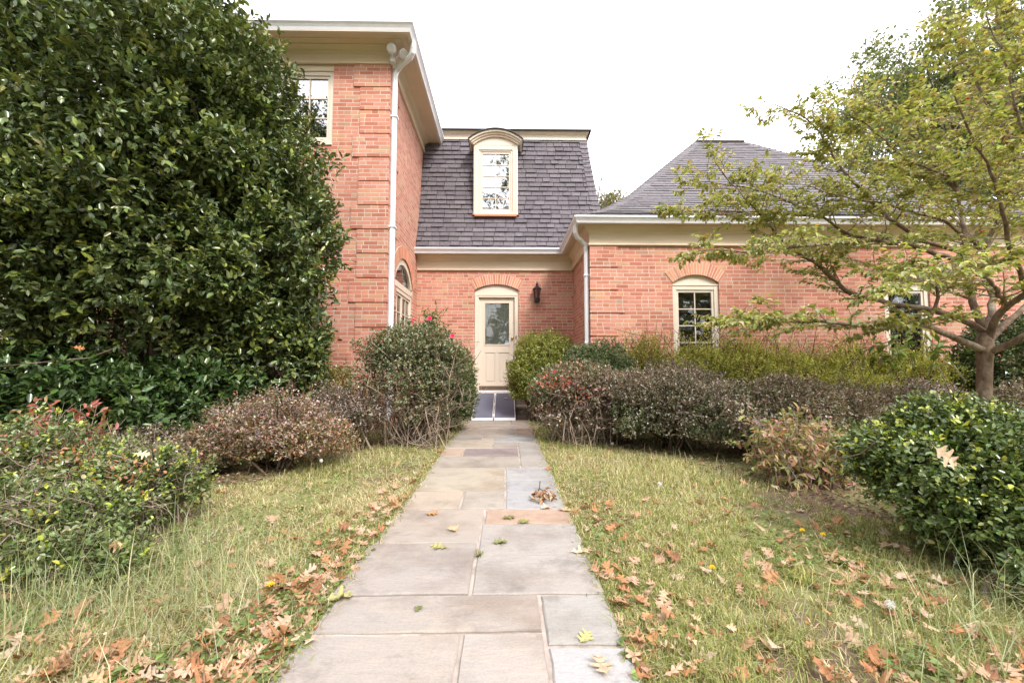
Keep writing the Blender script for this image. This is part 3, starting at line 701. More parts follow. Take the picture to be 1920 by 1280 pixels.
# ---------------------------------------------------------------- door
fdoor = front(YD)
m = MB(fdoor); a, b = DO[0] + .003, DO[1] - .003
m.box(a, a + .085, -.10, -.02, DZ0, 2.58); m.box(b - .085, b, -.10, -.02, DZ0, 2.58); m.box(a + .085, b - .085, -.10, -.02, 2.535, 2.58)
m.box(a + .085, a + .1, -.12, -.06, DZ0, 2.535); m.box(b - .1, b - .085, -.12, -.06, DZ0, 2.535); m.box(a + .1, b - .1, -.12, -.06, 2.52, 2.535)
arc = arc_pts(a, b, DO[3], DO[4] - .004, 16); m.prism(([(a, 2.58)] + arc + [(b, 2.58)])[::-1], -.045, -.1); m.box(a, b, -.044, -.012, 2.575, 2.605)
dframe = m.build('door_frame', M['cream'], doorwall, .004)
dx0, dx1, dz0, dz1 = -.598, .2, .445, 2.52
gx0, gx1, gz0, gz1 = -.458, .076, 1.49, 2.41
m = MB(fdoor); f0, f1 = -.12, -.078
for q in ((dx0, gx0, dz0, dz1), (gx1, dx1, dz0, dz1), (gx0, gx1, gz1, dz1), (gx0, gx1, 1.30, gz0), (gx0, gx1, dz0, .64), (-.235, -.155, .64, 1.30)): m.box(q[0], q[1], f0, f1, q[2], q[3])
for x0, x1 in ((gx0, -.235), (-.155, gx1)):            # sunk, fielded panels
    m.box(x0, x1, f0, f1 - .014, .64, 1.30)
    m.prism([(x0 + .03, .67), (x1 - .03, .67), (x1 - .03, 1.27), (x0 + .03, 1.27)], f1 - .004, f1 - .013)
for q in ((gx0 - .025, gx0, gz0 - .025, gz1 + .025), (gx1, gx1 + .025, gz0 - .025, gz1 + .025), (gx0, gx1, gz1, gz1 + .025), (gx0, gx1, gz0 - .025, gz0)): m.box(q[0], q[1], f1, f1 + .012, q[2], q[3])
door = m.build('door', M['door'], doorwall, .003)
m = MB(fdoor); m.box(gx0, gx1, f1 - .012, f1 - .008, gz0, gz1); m.build('pane', M['glass'], door)
m = MB(fdoor)
for k in range(38):
    z = gz0 + .012 + k * (gz1 - gz0 - .02) / 38; m.face([(gx0, f1 - .018, z), (gx1, f1 - .018, z), (gx1, f1 - .026, z + .0195), (gx0, f1 - .026, z + .0195)])
for x in (gx0 + .1, gx1 - .1): m.box(x - .004, x + .004, f1 - .017, f1 - .0155, gz0, gz1)
m.build('blind', M['blind'], door, fix=False)
m = MB(fdoor); m.box(gx0, gx1, f0, f0 + .003, gz0, gz1); m.build('backing', M['room'], door)
m = MB(fdoor); m.box(gx1 - .082, gx1 - .004, f1 - .0075, f1 - .006, gz0 + .004, gz0 + .072); s = m.build('sticker', M['sticker'], door)
m = MB(fdoor); m.box(gx1 - .078, gx1 - .008, f1 - .0059, f1 - .0054, gz0 + .036, gz0 + .067); m.prism([(gx1 - .055, gz0 + .012), (gx1 - .032, gz0 + .012), (gx1 - .032, gz0 + .03), (gx1 - .0435, gz0 + .042), (gx1 - .055, gz0 + .03)], f1 - .0045, f1 - .0054); m.build('badge', M['blue'], s)
m = MB(); m.lathe([(.0, -.05), (.018, -.05), (.028, -.035), (.028, -.022), (.012, -.012), (.011, 0), (.03, .002), (.03, .008), (0, .008)], 0, 0, 14)
kx, kz = .152, 1.625
m.v = [(kx + x, YD - f1 + z * 1.0 - .0, kz + y) for x, y, z in m.v]; m.build('knob', M['brass'], door, smooth=True)
m = MB(fdoor); m.box(dx0 + .012, dx1 - .012, f1, f1 + .01, .475, .565); m.build('kick_strip', M['kick'], door)
m = MB(fdoor); m.box(dx0 - .0, dx1 + .0, f0, -.035, .437, .466); m.build('threshold', M['white'], doorwall, .006)
m = MB(fdoor); m.box(.223, .243, -.0195, -.008, 1.60, 1.68); m.build('door_sensor', M['dark'], dframe)
m = MB(); m.box(-.86, .46, 8.98, YD - .001, .33, .417); m.box(-.80, .42, 9.0, YD - .001, -.02, .33); m.box(-1.15, .52, 8.5, 8.999, -.02, .135); m.box(-1.17, .54, 8.47, 9.0, .135, .185)
m.build('doorstep', M['step'], doorwall, .008)
m = MB(fdoor); m.box(DO[0] + .001, DO[1] - .001, -.15, -.021, .418, .436); m.build('door_sill', M['cream'], doorwall)

# ---------------------------------------------------------------- lantern, flood light, ramp
lx, lz = .692, 2.395
t = thing('wall_lantern', 'black metal coach lantern with pointed cap on the brick wall right of the door', 'lantern', (lx, YD, lz))
ly = YD - .13
m = MB(); m.lathe([(.0, lz + .30), (.108, lz + .285), (.112, lz + .30), (.075, lz + .335), (.045, lz + .355), (.026, lz + .385), (.024, lz + .40), (.038, lz + .408), (.036, lz + .416), (.014, lz + .425), (.009, lz + .44), (.014, lz + .45), (.007, lz + .47), (0, lz + .475)], lx, ly, 6); m.build('cap', M['dark'], t)
m = MB(); m.lathe([(.052, lz + .115), (.079, lz + .285)], lx, ly, 6); m.build('lamp_glass', M['lampglass'], t)
m = MB()
for k in range(6):
    a = 2 * math.pi * (k + .5) / 6; m.tube([(lx + .053 * math.cos(a), ly + .053 * math.sin(a), lz + .11), (lx + .082 * math.cos(a), ly + .082 * math.sin(a), lz + .29)], .007, 4)
m.lathe([(0, lz - .0), (.045, lz + .0), (.066, lz + .02), (.068, lz + .10), (.056, lz + .118), (0, lz + .118)], lx, ly, 6); m.build('cage', M['dark'], t)
m = MB(); m.box(lx - .055, lx + .055, YD - .022, YD - .0135, lz + .02, lz + .24); m.tube([(lx, YD - .02, lz + .1), (lx, YD - .06, lz + .06), (lx, ly, lz + .05)], .014, 6); m.build('wall_bracket', M['dark'], t)
m = MB(); m.lathe([(0, lz + .12), (.014, lz + .13), (.016, lz + .18), (.0, lz + .22)], lx, ly, 8); m.build('bulb', M['fluff'], t)
fx, fy, fz = XL + .11, YL - .08, ZU + .12
t = thing('flood_light', 'white twin headed flood light under the eaves at the corner of the tall block', 'flood light', (fx, fy, fz))
m = MB(); m.box(fx - .07, fx + .0, fy - .05, fy + .06, fz - .14, fz - .03); m.tube([(fx - .03, fy - .05, fz - .08), (fx - .02, fy - .1, fz - .05)], .016, 8); m.tube([(fx + .0, fy, fz - .07), (fx + .07, fy - .03, fz - .03)], .016, 8); m.build('mount', M['white'], t, .004)
for (hx, hy, hz, dv) in ((fx - .01, fy - .12, fz + .0, (-.1, -.9, -.35)), (fx + .125, fy - .04, fz - .01, (.65, -.55, -.5))):
    dv = Vector(dv).normalized(); c0 = Vector((hx, hy, hz))
    m = MB(); m.tube([c0 - dv * .06, c0 - dv * .05, c0 + dv * .02, c0 + dv * .06, c0 + dv * .065], [.03, .05, .066, .078, .074], 16); h = m.build('lamp_head', M['white'], t, smooth=False)
    m = MB(); m.tube([c0 + dv * .066, c0 + dv * .074], [.07, .05], 16); m.build('lens', M['lens'], h)
t = thing('wheelchair_ramp', 'grey folding two panel wheelchair ramp leaning on the doorstep below the cream door', 'ramp', (-.2, 7.6, .01))
ry0, rz0, ry1, rz1 = 7.6, .062, 8.93, .432
for k, (x0, x1) in enumerate(((-.604, -.239), (-.199, .168))):
    fr = lambda u, d, s: (u, ry0 + (ry1 - ry0) * s - d * .27, rz0 + (rz1 - rz0) * s + d * .96)
    m = MB(fr); m.box(x0, x1, -.035, 0, .012, 1.0); p = m.build('panel', M['grip'], t)
    m = MB(fr); m.box(x0 - .012, x0 - .0005, -.05, .012, 0.005, 1.0); m.box(x1 + .0005, x1 + .012, -.05, .012, .005, 1.0); m.box(x0, x1, -.03, .006, .993, 1.01); m.build('rail', M['alu'], p)
    m = MB(); m.box(x0 - .012, x1 + .012, ry0 - .012, ry0 + .006, .016, rz0 + .003); m.build('lip', M['white'], p, .003)
for s in (.08, .5, .92):
    m = MB(fr); m.box(-.2265, -.2115, -.03, .014, s - .03, s + .03); m.build('hinge', M['alu'], t)
# ================================================================== DOGWOOD
def resample(pts, step):
    out = []
    for a, b in zip(pts[:-1], pts[1:]):
        n = max(1, int(np.linalg.norm(b - a) / step))
        for i in range(n): out.append(a + (b - a) * i / n)
    out.append(pts[-1]); return np.array(out)
def smooth(p, it=2):
    p = p.copy()
    for _ in range(it): p[1:-1] = p[1:-1] * .5 + (p[:-2] + p[2:]) * .25
    return p
DW = 4.5
tb = at(1845, 800, DW); tb[2] = 0
dog = thing('dogwood_tree', 'small dogwood tree with forked grey brown trunk and yellowing leaves at the right', 'tree', tuple(tb))
fork = at(1846, 650, DW)
m = MB(); m.tube([tb + (0, 0, -.05), tb + (0, 0, .05), at(1846, 800, DW), at(1845, 740, DW), at(1846, 690, DW), at(1846, 665, DW), fork, fork + (0, 0, .06), fork + (0, .0, .16)], [.11, .082, .068, .064, .064, .070, .078, .072, .04], 14)
LIMBS = [
 (.062, .010, [(1850, 655, 4.5), (1824, 648, 4.42), (1782, 631, 4.3), (1736, 609, 4.2), (1697, 609, 4.1), (1640, 608, 4.05), (1594, 611, 4.0), (1552, 600, 3.95), (1452, 604, 3.9), (1372, 602, 3.85)]),
 (.03, .006, [(1736, 609, 4.2), (1752, 580, 4.2), (1770, 548, 4.15), (1740, 520, 4.0), (1690, 505, 3.9)]),
 (.058, .008, [(1848, 625, 4.52), (1818, 605, 4.55), (1780, 588, 4.6), (1742, 580, 4.65), (1670, 570, 4.7), (1594, 553, 4.75), (1569, 528, 4.75), (1523, 489, 4.75), (1481, 464, 4.75), (1445, 428, 4.75), (1417, 390, 4.7), (1372, 345, 4.65), (1345, 310, 4.6)]),
 (.062, .01, [(1850, 630, 4.55), (1835, 600, 4.6), (1824, 567, 4.65), (1817, 521, 4.7), (1814, 485, 4.75), (1807, 430, 4.85), (1800, 370, 4.9), (1780, 300, 4.95), (1765, 230, 5.0)]),
 (.05, .01, [(1814, 487, 4.75), (1771, 482, 4.6), (1729, 465, 4.5), (1700, 458, 4.4), (1630, 449, 4.3), (1560, 455, 4.2), (1500, 462, 4.1), (1430, 474, 4.05), (1370, 470, 4.0), (1310, 470, 3.95)]),
 (.045, .008, [(1800, 470, 4.7), (1729, 450, 4.7), (1665, 407, 4.7), (1612, 354, 4.65), (1569, 308, 4.6), (1545, 262, 4.6), (1530, 230, 4.55), (1480, 205, 4.5), (1452, 196, 4.5)]),
 (.035, .007, [(1700, 452, 4.8), (1601, 446, 5.0), (1541, 407, 5.05), (1481, 379, 5.1), (1417, 354, 5.1), (1350, 345, 5.1), (1292, 338, 5.1)]),
 (.03, .007, [(1541, 407, 5.05), (1480, 402, 5.0), (1420, 396, 4.9), (1350, 395, 4.8), (1290, 396, 4.75)]),
 (.06, .02, [(1852, 620, 4.55), (1860, 580, 4.75), (1863, 549, 4.9), (1850, 524, 5.0), (1846, 480, 5.1), (1862, 430, 5.1), (1895, 365, 5.0), (1913, 312, 4.9), (1890, 270, 4.8), (1867, 227, 4.75), (1842, 177, 4.7), (1814, 117, 4.65), (1790, 70, 4.6)]),
 (.03, .007, [(1895, 365, 5.0), (1842, 347, 4.9), (1771, 329, 4.8), (1700, 301, 4.75), (1660, 265, 4.7), (1620, 225, 4.6), (1560, 205, 4.6)]),
 (.032, .007, [(1807, 446, 4.9), (1778, 411, 4.8), (1722, 400, 4.7), (1650, 380, 4.6), (1590, 372, 4.5), (1500, 345, 4.4)]),
 (.065, .02, [(1852, 640, 4.5), (1863, 602, 4.4), (1888, 570, 4.3), (1925, 548, 4.2), (1990, 500, 4.0), (2060, 420, 3.9)]),
 (.055, .018, [(1852, 645, 4.5), (1868, 622, 4.6), (1895, 599, 4.7), (1925, 572, 4.8), (2000, 520, 5.0), (2080, 430, 5.2)]),
 (.06, .02, [(1852, 660, 4.48), (1867, 655, 4.4), (1892, 648, 4.3), (1925, 625, 4.2), (2000, 600, 4.0), (2120, 560, 3.8)]),
 (.045, .01, [(1913, 312, 4.9), (1880, 210, 4.9), (1895, 150, 4.9), (1885, 96, 4.9), (1870, 30, 4.9), (1860, -60, 4.9)]),
 (.04, .01, [(1925, 548, 4.2), (1900, 480, 4.0), (1880, 400, 3.8), (1860, 320, 3.7), (1820, 260, 3.6), (1790, 180, 3.5)]),
 (.035, .008, [(1888, 570, 4.3), (1850, 520, 3.9), (1800, 500, 3.6), (1740, 520, 3.4), (1690, 540, 3.3)]),
 (.035, .008, [(1990, 500, 4.0), (1960, 380, 3.8), (1920, 260, 3.7), (1890, 130, 3.6), (1850, 30, 3.6)]),
 (.03, .008, [(1846, 480, 5.1), (1800, 420, 5.5), (1740, 370, 5.8), (1660, 330, 6.0), (1590, 300, 6.0)]),
 (.03, .008, [(1820, 560, 4.7), (1760, 540, 5.2), (1690, 520, 5.5), (1610, 490, 5.6), (1530, 470, 5.6)]),
 (.035, .008, [(1800, 370, 4.9), (1740, 290, 5.0), (1690, 230, 5.0), (1640, 190, 5.0), (1600, 188, 5.0)]),
 (.03, .008, [(2000, 520, 5.0), (1960, 420, 5.3), (1900, 330, 5.6), (1850, 250, 5.8), (1800, 190, 5.8)]),
]
rg = np.random.default_rng(21)
LP, LA, LN, LL = [], [], [], []
twm = MB(); side_pts = []
def twig_leaves(p0, d, ln, scale=1.0):
    q = p0 + d * ln
    nl = rg.integers(3, 6)
    for i in range(nl):
        f = (i + .6) / nl
        for sg in (-1, 1):
            lat = unit(np.cross(d, [0, 0, 1.]) + rg.normal(0, .3, 3)) * sg
            LP.append(p0 + d * ln * f); LA.append(unit(d * .6 + lat * .8 + np.array([0, 0, -.22]) + rg.normal(0, .18, 3))); LN.append(np.array([0, 0, 1.]) + rg.normal(0, .22, 3)); LL.append(scale * rg.uniform(.034, .068))
    for _ in range(3):
        LP.append(q); LA.append(unit(d + rg.normal(0, .5, 3) + np.array([0, 0, -.15]))); LN.append(np.array([0, 0, 1.]) + rg.normal(0, .22, 3)); LL.append(scale * rg.uniform(.034, .065))
    return q
crown_c = at(1800, 400, 4.6)
for r0, r1, pts in LIMBS:
    P = smooth(resample(np.array([at(*p) for p in pts]), .10), 2)
    P[1:-1] += rg.normal(0, .006, P[1:-1].shape)
    n = len(P); R = np.linspace(r0 * .62, r1 * .6, n)
    m.tube([*P], list(R), 8 if r0 > .04 else 6, cap=False)
    start = 2 if r0 < .04 else int(n * .30)
    for i in range(start, n):
        f = i / n
        if rg.random() > .95: continue
        d0 = unit(P[min(i + 1, n - 1)] - P[i - 1]); lat = unit(np.cross(d0, [0, 0, 1.]))
        for sg in ((-1, 1) if rg.random() < .45 else (rg.choice([-1, 1]),)):
            d = unit(d0 * rg.uniform(.4, 1.0) + lat * sg * rg.uniform(.4, 1.0) + np.array([0, 0, rg.uniform(-.10, .16)]))
            ln = rg.uniform(.22, .62) * (1.05 - .45 * f); S = [P[i]]
            for k in range(4):
                d = unit(d + rg.normal(0, .15, 3) * (1, 1, .5) + np.array([0, 0, .02])); S.append(S[-1] + d * ln / 4)
            rs = min(R[i] * .5, .011)
            twm.tube(S, list(np.linspace(rs, .0028, 5)), 4, cap=False)
            side_pts.append(S[2])
            for k in range(1, 5):
                for s2 in (-1, 1):
                    if rg.random() > .8: continue
                    d2 = unit(unit(S[k] - S[k - 1]) * .7 + np.cross(d, [0, 0, 1.]) * s2 * .7 + rg.normal(0, .25, 3) * (1, 1, .5) + np.array([0, 0, .03])); l2 = rg.uniform(.07, .2)
                    q = twig_leaves(S[k], d2, l2); twm.tube([S[k], S[k] + d2 * l2 * .5 + rg.normal(0, .006, 3), q], [.003, .0025, .0015], 3, cap=False)
            twig_leaves(S[-1], d, .09)
m.build('trunk', M['bark'], dog, smooth=True, fix=False)
twm.build('twigs', M['twig'], dog, smooth=True, fix=False)
LP, LA, LN, LL = map(np.array, (LP, LA, LN, LL))
keep = rg.random(len(LP)) < np.clip(.62 + .6 * lump(LP, 4, 5.0), .06, 1); LP, LA, LN, LL = LP[keep], LA[keep], LN[keep], LL[keep]
pal_dog = [((.29, .33, .09), 4), ((.38, .40, .12), 4), ((.22, .27, .08), 3), ((.46, .43, .15), 2), ((.40, .28, .13), 1.2), ((.5, .5, .33), 2.5)]
leaves('crown', LP, LA, LN, LL, LL * .56, pick(pal_dog, len(LP), rg, .16), M['leaf'], dog, fold=.22, droop=.32)
bm_ = MB(); bm_.lathe([(0, -.011), (.008, -.008), (.0125, 0), (.009, .008), (0, .012)], 0, 0, 8)
vis = [p for p in side_pts if inview(np.array(p), -60)]
for k in range(22):
    p = np.array(vis[rg.integers(len(vis))]) + np.array([0, -.02, -.02]); b2 = MB(); b2.f, b2.c = bm_.f, bm_.c; b2.v = [(p[0] + x, p[1] + y, p[2] + z) for x, y, z in bm_.v]
    b2.build('fruit', M['berry'], dog, smooth=True, fix=False)

# ================================================================== TREES BEYOND THE HOUSE AND BEHIND THE CAMERA
def tree(name, label, base, crown_c, crown_r, n_cl, per, L, pal, seed, tr=.25, group=None, bark='oakbark', clump=.7, limbs=40, mat='leaf', dead=0):
    r = np.random.default_rng(seed); t = thing(name, label, 'tree', base, group); base = np.array(base, float); cc = np.array(crown_c, float); cr = np.array(crown_r, float)
    u = unit(r.normal(size=(n_cl, 3))); rad = r.random(n_cl) ** .45; C = cc + u * cr * (rad * (1 + .22 * lump(u, seed, 3.5)))[:, None]
    m = MB(); top = cc + np.array([0, 0, cr[2] * .55]); N_ = 7
    tp = [base + (top - base) * (i / N_) + np.array([r.normal(0, .12), r.normal(0, .12), 0]) * (0 < i < N_) * min(1, i / 2) for i in range(N_ + 1)]
    m.tube(tp, list(tr * (1 - np.linspace(0, .88, N_ + 1))), 10)
    for k in range(min(limbs, n_cl)):
        c = C[k]; f = np.clip((c[2] - base[2]) / (top[2] - base[2]) * .75, .25, .92); i = int(f * N_); p = tp[i] + (tp[min(i + 1, N_)] - tp[i]) * (f * N_ - i); r_ = tr * (1 - .88 * f) * .5
        q1 = p + (c - p) * .35 + r.normal(0, .1, 3) + np.array([0, 0, .1]); q2 = p + (c - p) * .7 + r.normal(0, .12, 3); m.tube([p, q1, q2, c], [r_, r_ * .65, r_ * .4, r_ * .15], 5, cap=False)
        for _ in range(3 + dead): d = r.normal(0, .5, 3) * clump; m.tube([q2, q2 + d * .6 + r.normal(0, .05, 3), q2 + d * 1.2], [r_ * .3, r_ * .2, r_ * .08], 3, cap=False)
    m.build('trunk', M[bark], t, smooth=True, fix=False)
    P = np.repeat(C, per, 0) + r.normal(0, clump * .42, (n_cl * per, 3)) * np.array([1, 1, .6]); n = len(P)
    A = unit(r.normal(size=(n, 3)) + np.array([0, 0, -.3])); Nn = r.normal(0, .6, (n, 3)) + np.array([0, 0, 1.]); Ls = L * r.uniform(.6, 1.25, n)
    leaves('crown', P, A, Nn, Ls, Ls * .55, pick(pal, n, r, .18), M[mat], t, simple=True)
    return t
pal_oak = [((.085, .115, .04), 4), ((.12, .14, .05), 3), ((.17, .165, .06), 2), ((.06, .085, .035), 2), ((.2, .15, .07), .6)]
tree('oak_tree', 'tall green oak rising behind the dogwood at the top right', (19.5, 18, 0), (20.9, 18, 11.9), (6.4, 4.5, 6.6), 520, 110, .19, [((.13, .17, .065), 4), ((.18, .21, .08), 3), ((.25, .25, .1), 2), ((.1, .13, .055), 2)], 31, .3, limbs=110, clump=.85)
tree('oak_tree', 'small olive tree behind the roof gap between mansard and hipped roof', (5.2, 19, 0), (4.95, 19, 8.0), (1.0, 1.0, 1.35), 55, 55, .13, [((.2, .2, .055), 3), ((.25, .23, .08), 2), ((.15, .17, .05), 2)], 33, .1, limbs=30, clump=.5)
t = thing('bare_tree', 'bare leafless branches poking up in the roof gap beside the mansard', 'tree', (4.1, 18, 0))
m = MB(); rb = np.random.default_rng(8); m.tube([(4.1, 18, 0), (4.15, 18, 4), (4.2, 18, 7)], [.12, .09, .06], 8, cap=False)
for k in range(16):
    a = np.array([4.1 + rb.normal(0, .1), 18, rb.uniform(5.5, 7)]); e = np.array([4.2 + rb.uniform(-.5, 1.2), 18 + rb.normal(0, .5), rb.uniform(8.3, 9.8)]); q = (a + e) / 2 + rb.normal(0, .15, 3); m.tube([a, q, e], [.045, .03, .01], 4, cap=False)
    for _ in range(3): d = np.array([rb.normal(0, .3), rb.normal(0, .3), rb.uniform(.2, .6)]); f = rb.uniform(.1, .9); p = q + (e - q) * f; m.tube([p, p + d * .5 + rb.normal(0, .04, 3), p + d], [.015, .011, .006], 3, cap=False)
m.build('trunk', M['oakbark'], t, smooth=True, fix=False)
for k, (x, y, h) in enumerate(((-9.5, -17, 21), (1.5, -22, 23), (11.5, -19, 20), (-20, -15, 19), (23, -20, 20))):
    tree('oak_tree', ['tall oak mirrored in the upper windows, far left behind the viewer', 'tallest oak mirrored in the dormer pane, straight behind the viewer', 'spreading oak mirrored in the door glass, right behind the viewer', 'outermost oak on the left behind the viewer', 'outermost oak on the right behind the viewer'][k],
         (x, y, 0), (x, y, h * .56), (5.2, 4.6, h * .42), 220, 40, .38, pal_oak, 50 + k, .32, 'oaks across the front lawn', clump=1.1, limbs=60)

rw = np.random.default_rng(3); n = 34000
WA = rw.uniform(0, 6.283, n); WR = 46 + rw.normal(0, 3, n); WX = WR * 1.2 * np.cos(WA); WY = 8 + WR * np.sin(WA); WZ = rw.random(n) ** .8 * (9 + 3 * np.sin(WX * .35) + 2 * np.sin(WX * .9 + 1))
tag(leaves('unseen_woodland', np.stack([WX, WY, WZ], 1), rw.normal(size=(n, 3)), rw.normal(size=(n, 3)) + (0, .5, 1), rw.uniform(.5, 1.3, n), rw.uniform(.4, .9, n), pick(pal_oak, n, rw), M['matte'], None, simple=True), kind='stuff')  # unseen ring of trees, added for dark pane reflections and bounce
# ================================================================== SHRUBS
# --- the big holly at the left
HOLLY = [((.085, .118, .042), 5), ((.115, .15, .053), 4), ((.06, .088, .038), 4), ((.17, .2, .06), 2)]
HTIP = [((.2, .23, .045), 2), ((.14, .175, .04), 3)]
t = thing('holly_tree', 'huge glossy dark green evergreen holly towering over the left foreground', 'tree', (-4.3, 5.0, 0))
hm = MB(); rh_ = np.random.default_rng(2)
for k in range(26):
    b = np.array([-4.3 + rh_.normal(0, .35), 5.1 + rh_.normal(0, .2), 0]); e = np.array([rh_.uniform(-5.8, -3.0), rh_.uniform(4.7, 5.6), rh_.uniform(1.6, 5.2)]); q = b + (e - b) * np.array([.25, .25, .5])
    hm.tube([b, q, (q + e) / 2 + rh_.normal(0, .12, 3), e], [.05, .04, .025, .008], 6, cap=False)
    for _ in range(9):
        f = rh_.random(); p = q + (e - q) * f; d = rh_.normal(0, .45, 3); hm.tube([p, p + d * .5 + rh_.normal(0, .05, 3), p + d], [.012, .009, .004], 4, cap=False)
hm.build('trunk', M['stem'], t, smooth=True, fix=False)
def multi(par, blobs, **kw):                           # several lobes, one mesh of leaves
    obs = []
    for i, (c, rad, n, *ov) in enumerate(blobs):
        k2 = dict(kw); k2.update(ov[0] if ov else {}); k2['seed'] = kw['seed'] + 17 * i
        before = set(bpy.data.objects); foliage(par, c, rad, n, **k2); obs += [o for o in bpy.data.objects if o not in before]
    if len(obs) > 1:
        with bpy.context.temp_override(active_object=obs[0], selected_editable_objects=obs, selected_objects=obs): bpy.ops.object.join()
    return obs[0]
multi(t, [((-4.35, 5.1, 3.1), (1.95, 1.45, 2.3), 5600), ((-4.75, 4.5, 4.1), (1.8, 1.25, 2.2), 4800), ((-3.05, 5.05, 2.5), (.9, .85, 1.2), 2100), ((-5.6, 4.4, 2.6), (1.5, 1.1, 1.7), 2700), ((-2.95, 5.2, 1.3), (.75, .55, .95), 1500), ((-4.9, 4.7, 5.7), (1.35, 1.1, 1.3), 1900), ((-3.6, 5.1, 4.3), (.85, .9, 1.0), 1300), ((-3.9, 4.3, 3.4), (.55, .4, .35), 420), ((-4.6, 3.9, 2.6), (.7, .4, .35), 480), ((-3.1, 4.5, 3.3), (.45, .4, .3), 300), ((-3.2, 4.55, 1.9), (.5, .4, .3), 320)],
      k=9, L=.079, wr=.48, pal=HOLLY, mat=M['gloss'], seed=100, depth=.36, gap=-.18, freq=3.0, rough=.24, twig_len=.26, tip_pal=HTIP, tip_share=.3, low=-.95, zmin=.5, fold=.16, droop=.12, up=.55, spread=.8)
LAUR = [((.05, .09, .025), 4), ((.075, .12, .032), 3), ((.035, .065, .022), 3)]
def shrub(name, label, cat, base, blobs, leaf, n_cane, cane_tips=None, group=None, cane_r=(.012, .004), wood='stem', side=2, rb=.12, wig=.07, side_len=.2, cane_seed=1):
    t = thing(name, label, cat, base, group); r = np.random.default_rng(leaf['seed'] + 5)
    tips = list(cane_tips or [])
    for k in range(n_cane):
        c, rad = blobs[r.integers(len(blobs))][:2]; u = unit(r.normal(size=3)); u[2] = abs(u[2]) * .8; tips.append(np.array(c) + np.array(rad) * u * r.uniform(.55, 1.12))
    canes(t, base, tips, rb, cane_r[0], cane_r[1], M[wood], leaf['seed'], wig, 'branches', 4, side, side_len)
    if blobs: multi(t, blobs, **leaf)
    return t
shrub('laurel_shrub', 'low broad dark glossy laurel shrub under the holly at the far left', 'shrub', (-4.3, 4.6, 0),
      [((-4.9, 4.5, .75), (1.1, .65, .55), 700), ((-3.75, 4.55, .62), (.85, .55, .5), 480), ((-5.7, 4.4, .62), (.9, .6, .6), 600), ((-4.7, 4.4, .3), (1.5, .5, .3), 420), ((-3.35, 4.8, .85), (.55, .4, .28), 170)],
      dict(k=9, L=.085, wr=.44, pal=LAUR, mat=M['gloss'], seed=300, depth=.55, gap=-.3, freq=2.6, rough=.15, twig_len=.22, low=-.7, zmin=.06, fold=.15, droop=.16, up=.2, spread=.75), 14, side=2, wig=.03)
PURP = [((.16, .10, .095), 4), ((.10, .095, .065), 3), ((.33, .25, .235), 3), ((.08, .1, .045), 3), ((.38, .31, .285), 3)]  # palest leaves paint in the pinkish glints of glossy foliage
PURPG = [((.11, .11, .05), 3), ((.17, .14, .09), 3), ((.22, .14, .12), 4), ((.44, .36, .32), 4), ((.065, .08, .033), 3)]  # pale entry is a painted leaf glint, darkest one deepens the gaps
RED = [((.33, .17, .12), 3), ((.2, .18, .08), 3), ((.42, .29, .19), 2), ((.12, .13, .05), 3), ((.45, .22, .14), 1)]
sm = dict(k=9, L=.027, wr=.58, mat=M['matte'], depth=.42, gap=-.4, freq=3.4, rough=.26, twig_len=.13, low=-.55, simple=True, up=.6)
BARB = 'barberry and purple leaved shrubs in the front beds'
shrub('barberry_shrub', 'pinkish brown barberry shrub left of the path in front of the holly', 'shrub', (-2.25, 4.15, 0),
      [((-2.25, 4.15, .38), (.62, .5, .36), 1500), ((-2.62, 4.05, .26), (.45, .4, .25), 700, dict(pal=RED)), ((-1.9, 4.2, .27), (.38, .42, .26), 700, dict(pal=RED))], dict(sm, pal=PURP[:1] + RED[:3] + PURP[2:], seed=400), 30, group=BARB)
shrub('barberry_shrub', 'dark purple barberry tucked between the pinkish barberry and the twiggy rose bush', 'shrub', (-1.95, 5.1, 0),
      [((-2.0, 5.1, .42), (.5, .4, .36), 1200)], dict(sm, pal=PURP, seed=430), 40, group=BARB, wood='twig')
shrub('barberry_shrub', 'low dark barberry spreading below the laurel at the left', 'shrub', (-3.3, 4.05, 0),
      [((-3.3, 4.05, .2), (.75, .35, .22), 1100), ((-2.85, 3.9, .16), (.4, .3, .18), 500)], dict(sm, pal=PURPG, seed=450), 25, group=BARB)
shrub('young_shrub', 'small yellowish young shrub at the foot of the tall brick wall', 'shrub', (-2.45, 6.1, 0), [((-2.5, 6.1, .72), (.28, .25, .35), 240)], dict(sm, L=.045, k=7, pal=[((.24, .22, .06), 3), ((.16, .17, .05), 2)], seed=470, gap=-.3), 12)
# --- rose bush and boxwood left of the door
ROSE = [((.12, .145, .07), 4), ((.18, .195, .11), 3), ((.28, .27, .18), 2.5), ((.085, .105, .05), 3), ((.3, .13, .09), .7)]
rb_ = np.random.default_rng(71)
tips = [(-1.18 + .72 * math.cos(a) * q, 5.45 + .45 * math.sin(a), rb_.uniform(.12, 1.35)) for a, q in zip(rb_.uniform(0, 6.28, 110), rb_.uniform(.4, 1.2, 110))]
rose = shrub('rose_bush', 'tall twiggy rose bush with pink blooms left of the door', 'shrub', (-1.15, 5.45, 0),
      [((-1.2, 5.5, 1.17), (.66, .5, .42), 1500), ((-1.3, 5.35, .85), (.68, .5, .45), 620, dict(gap=-.1)), ((-.95, 5.6, .95), (.5, .45, .4), 500, dict(gap=-.2)), ((-1.3, 5.3, .5), (.7, .45, .42), 420, dict(gap=.35, pal=ROSE + [((.35, .24, .17), 4)]))],
      dict(sm, L=.042, k=8, pal=ROSE, seed=500, low=-.6, gap=-.5, rough=.2, twig_len=.18), 16, tips, cane_r=(.009, .003), wood='twig', side=8, rb=.2, wig=.10, side_len=.21)
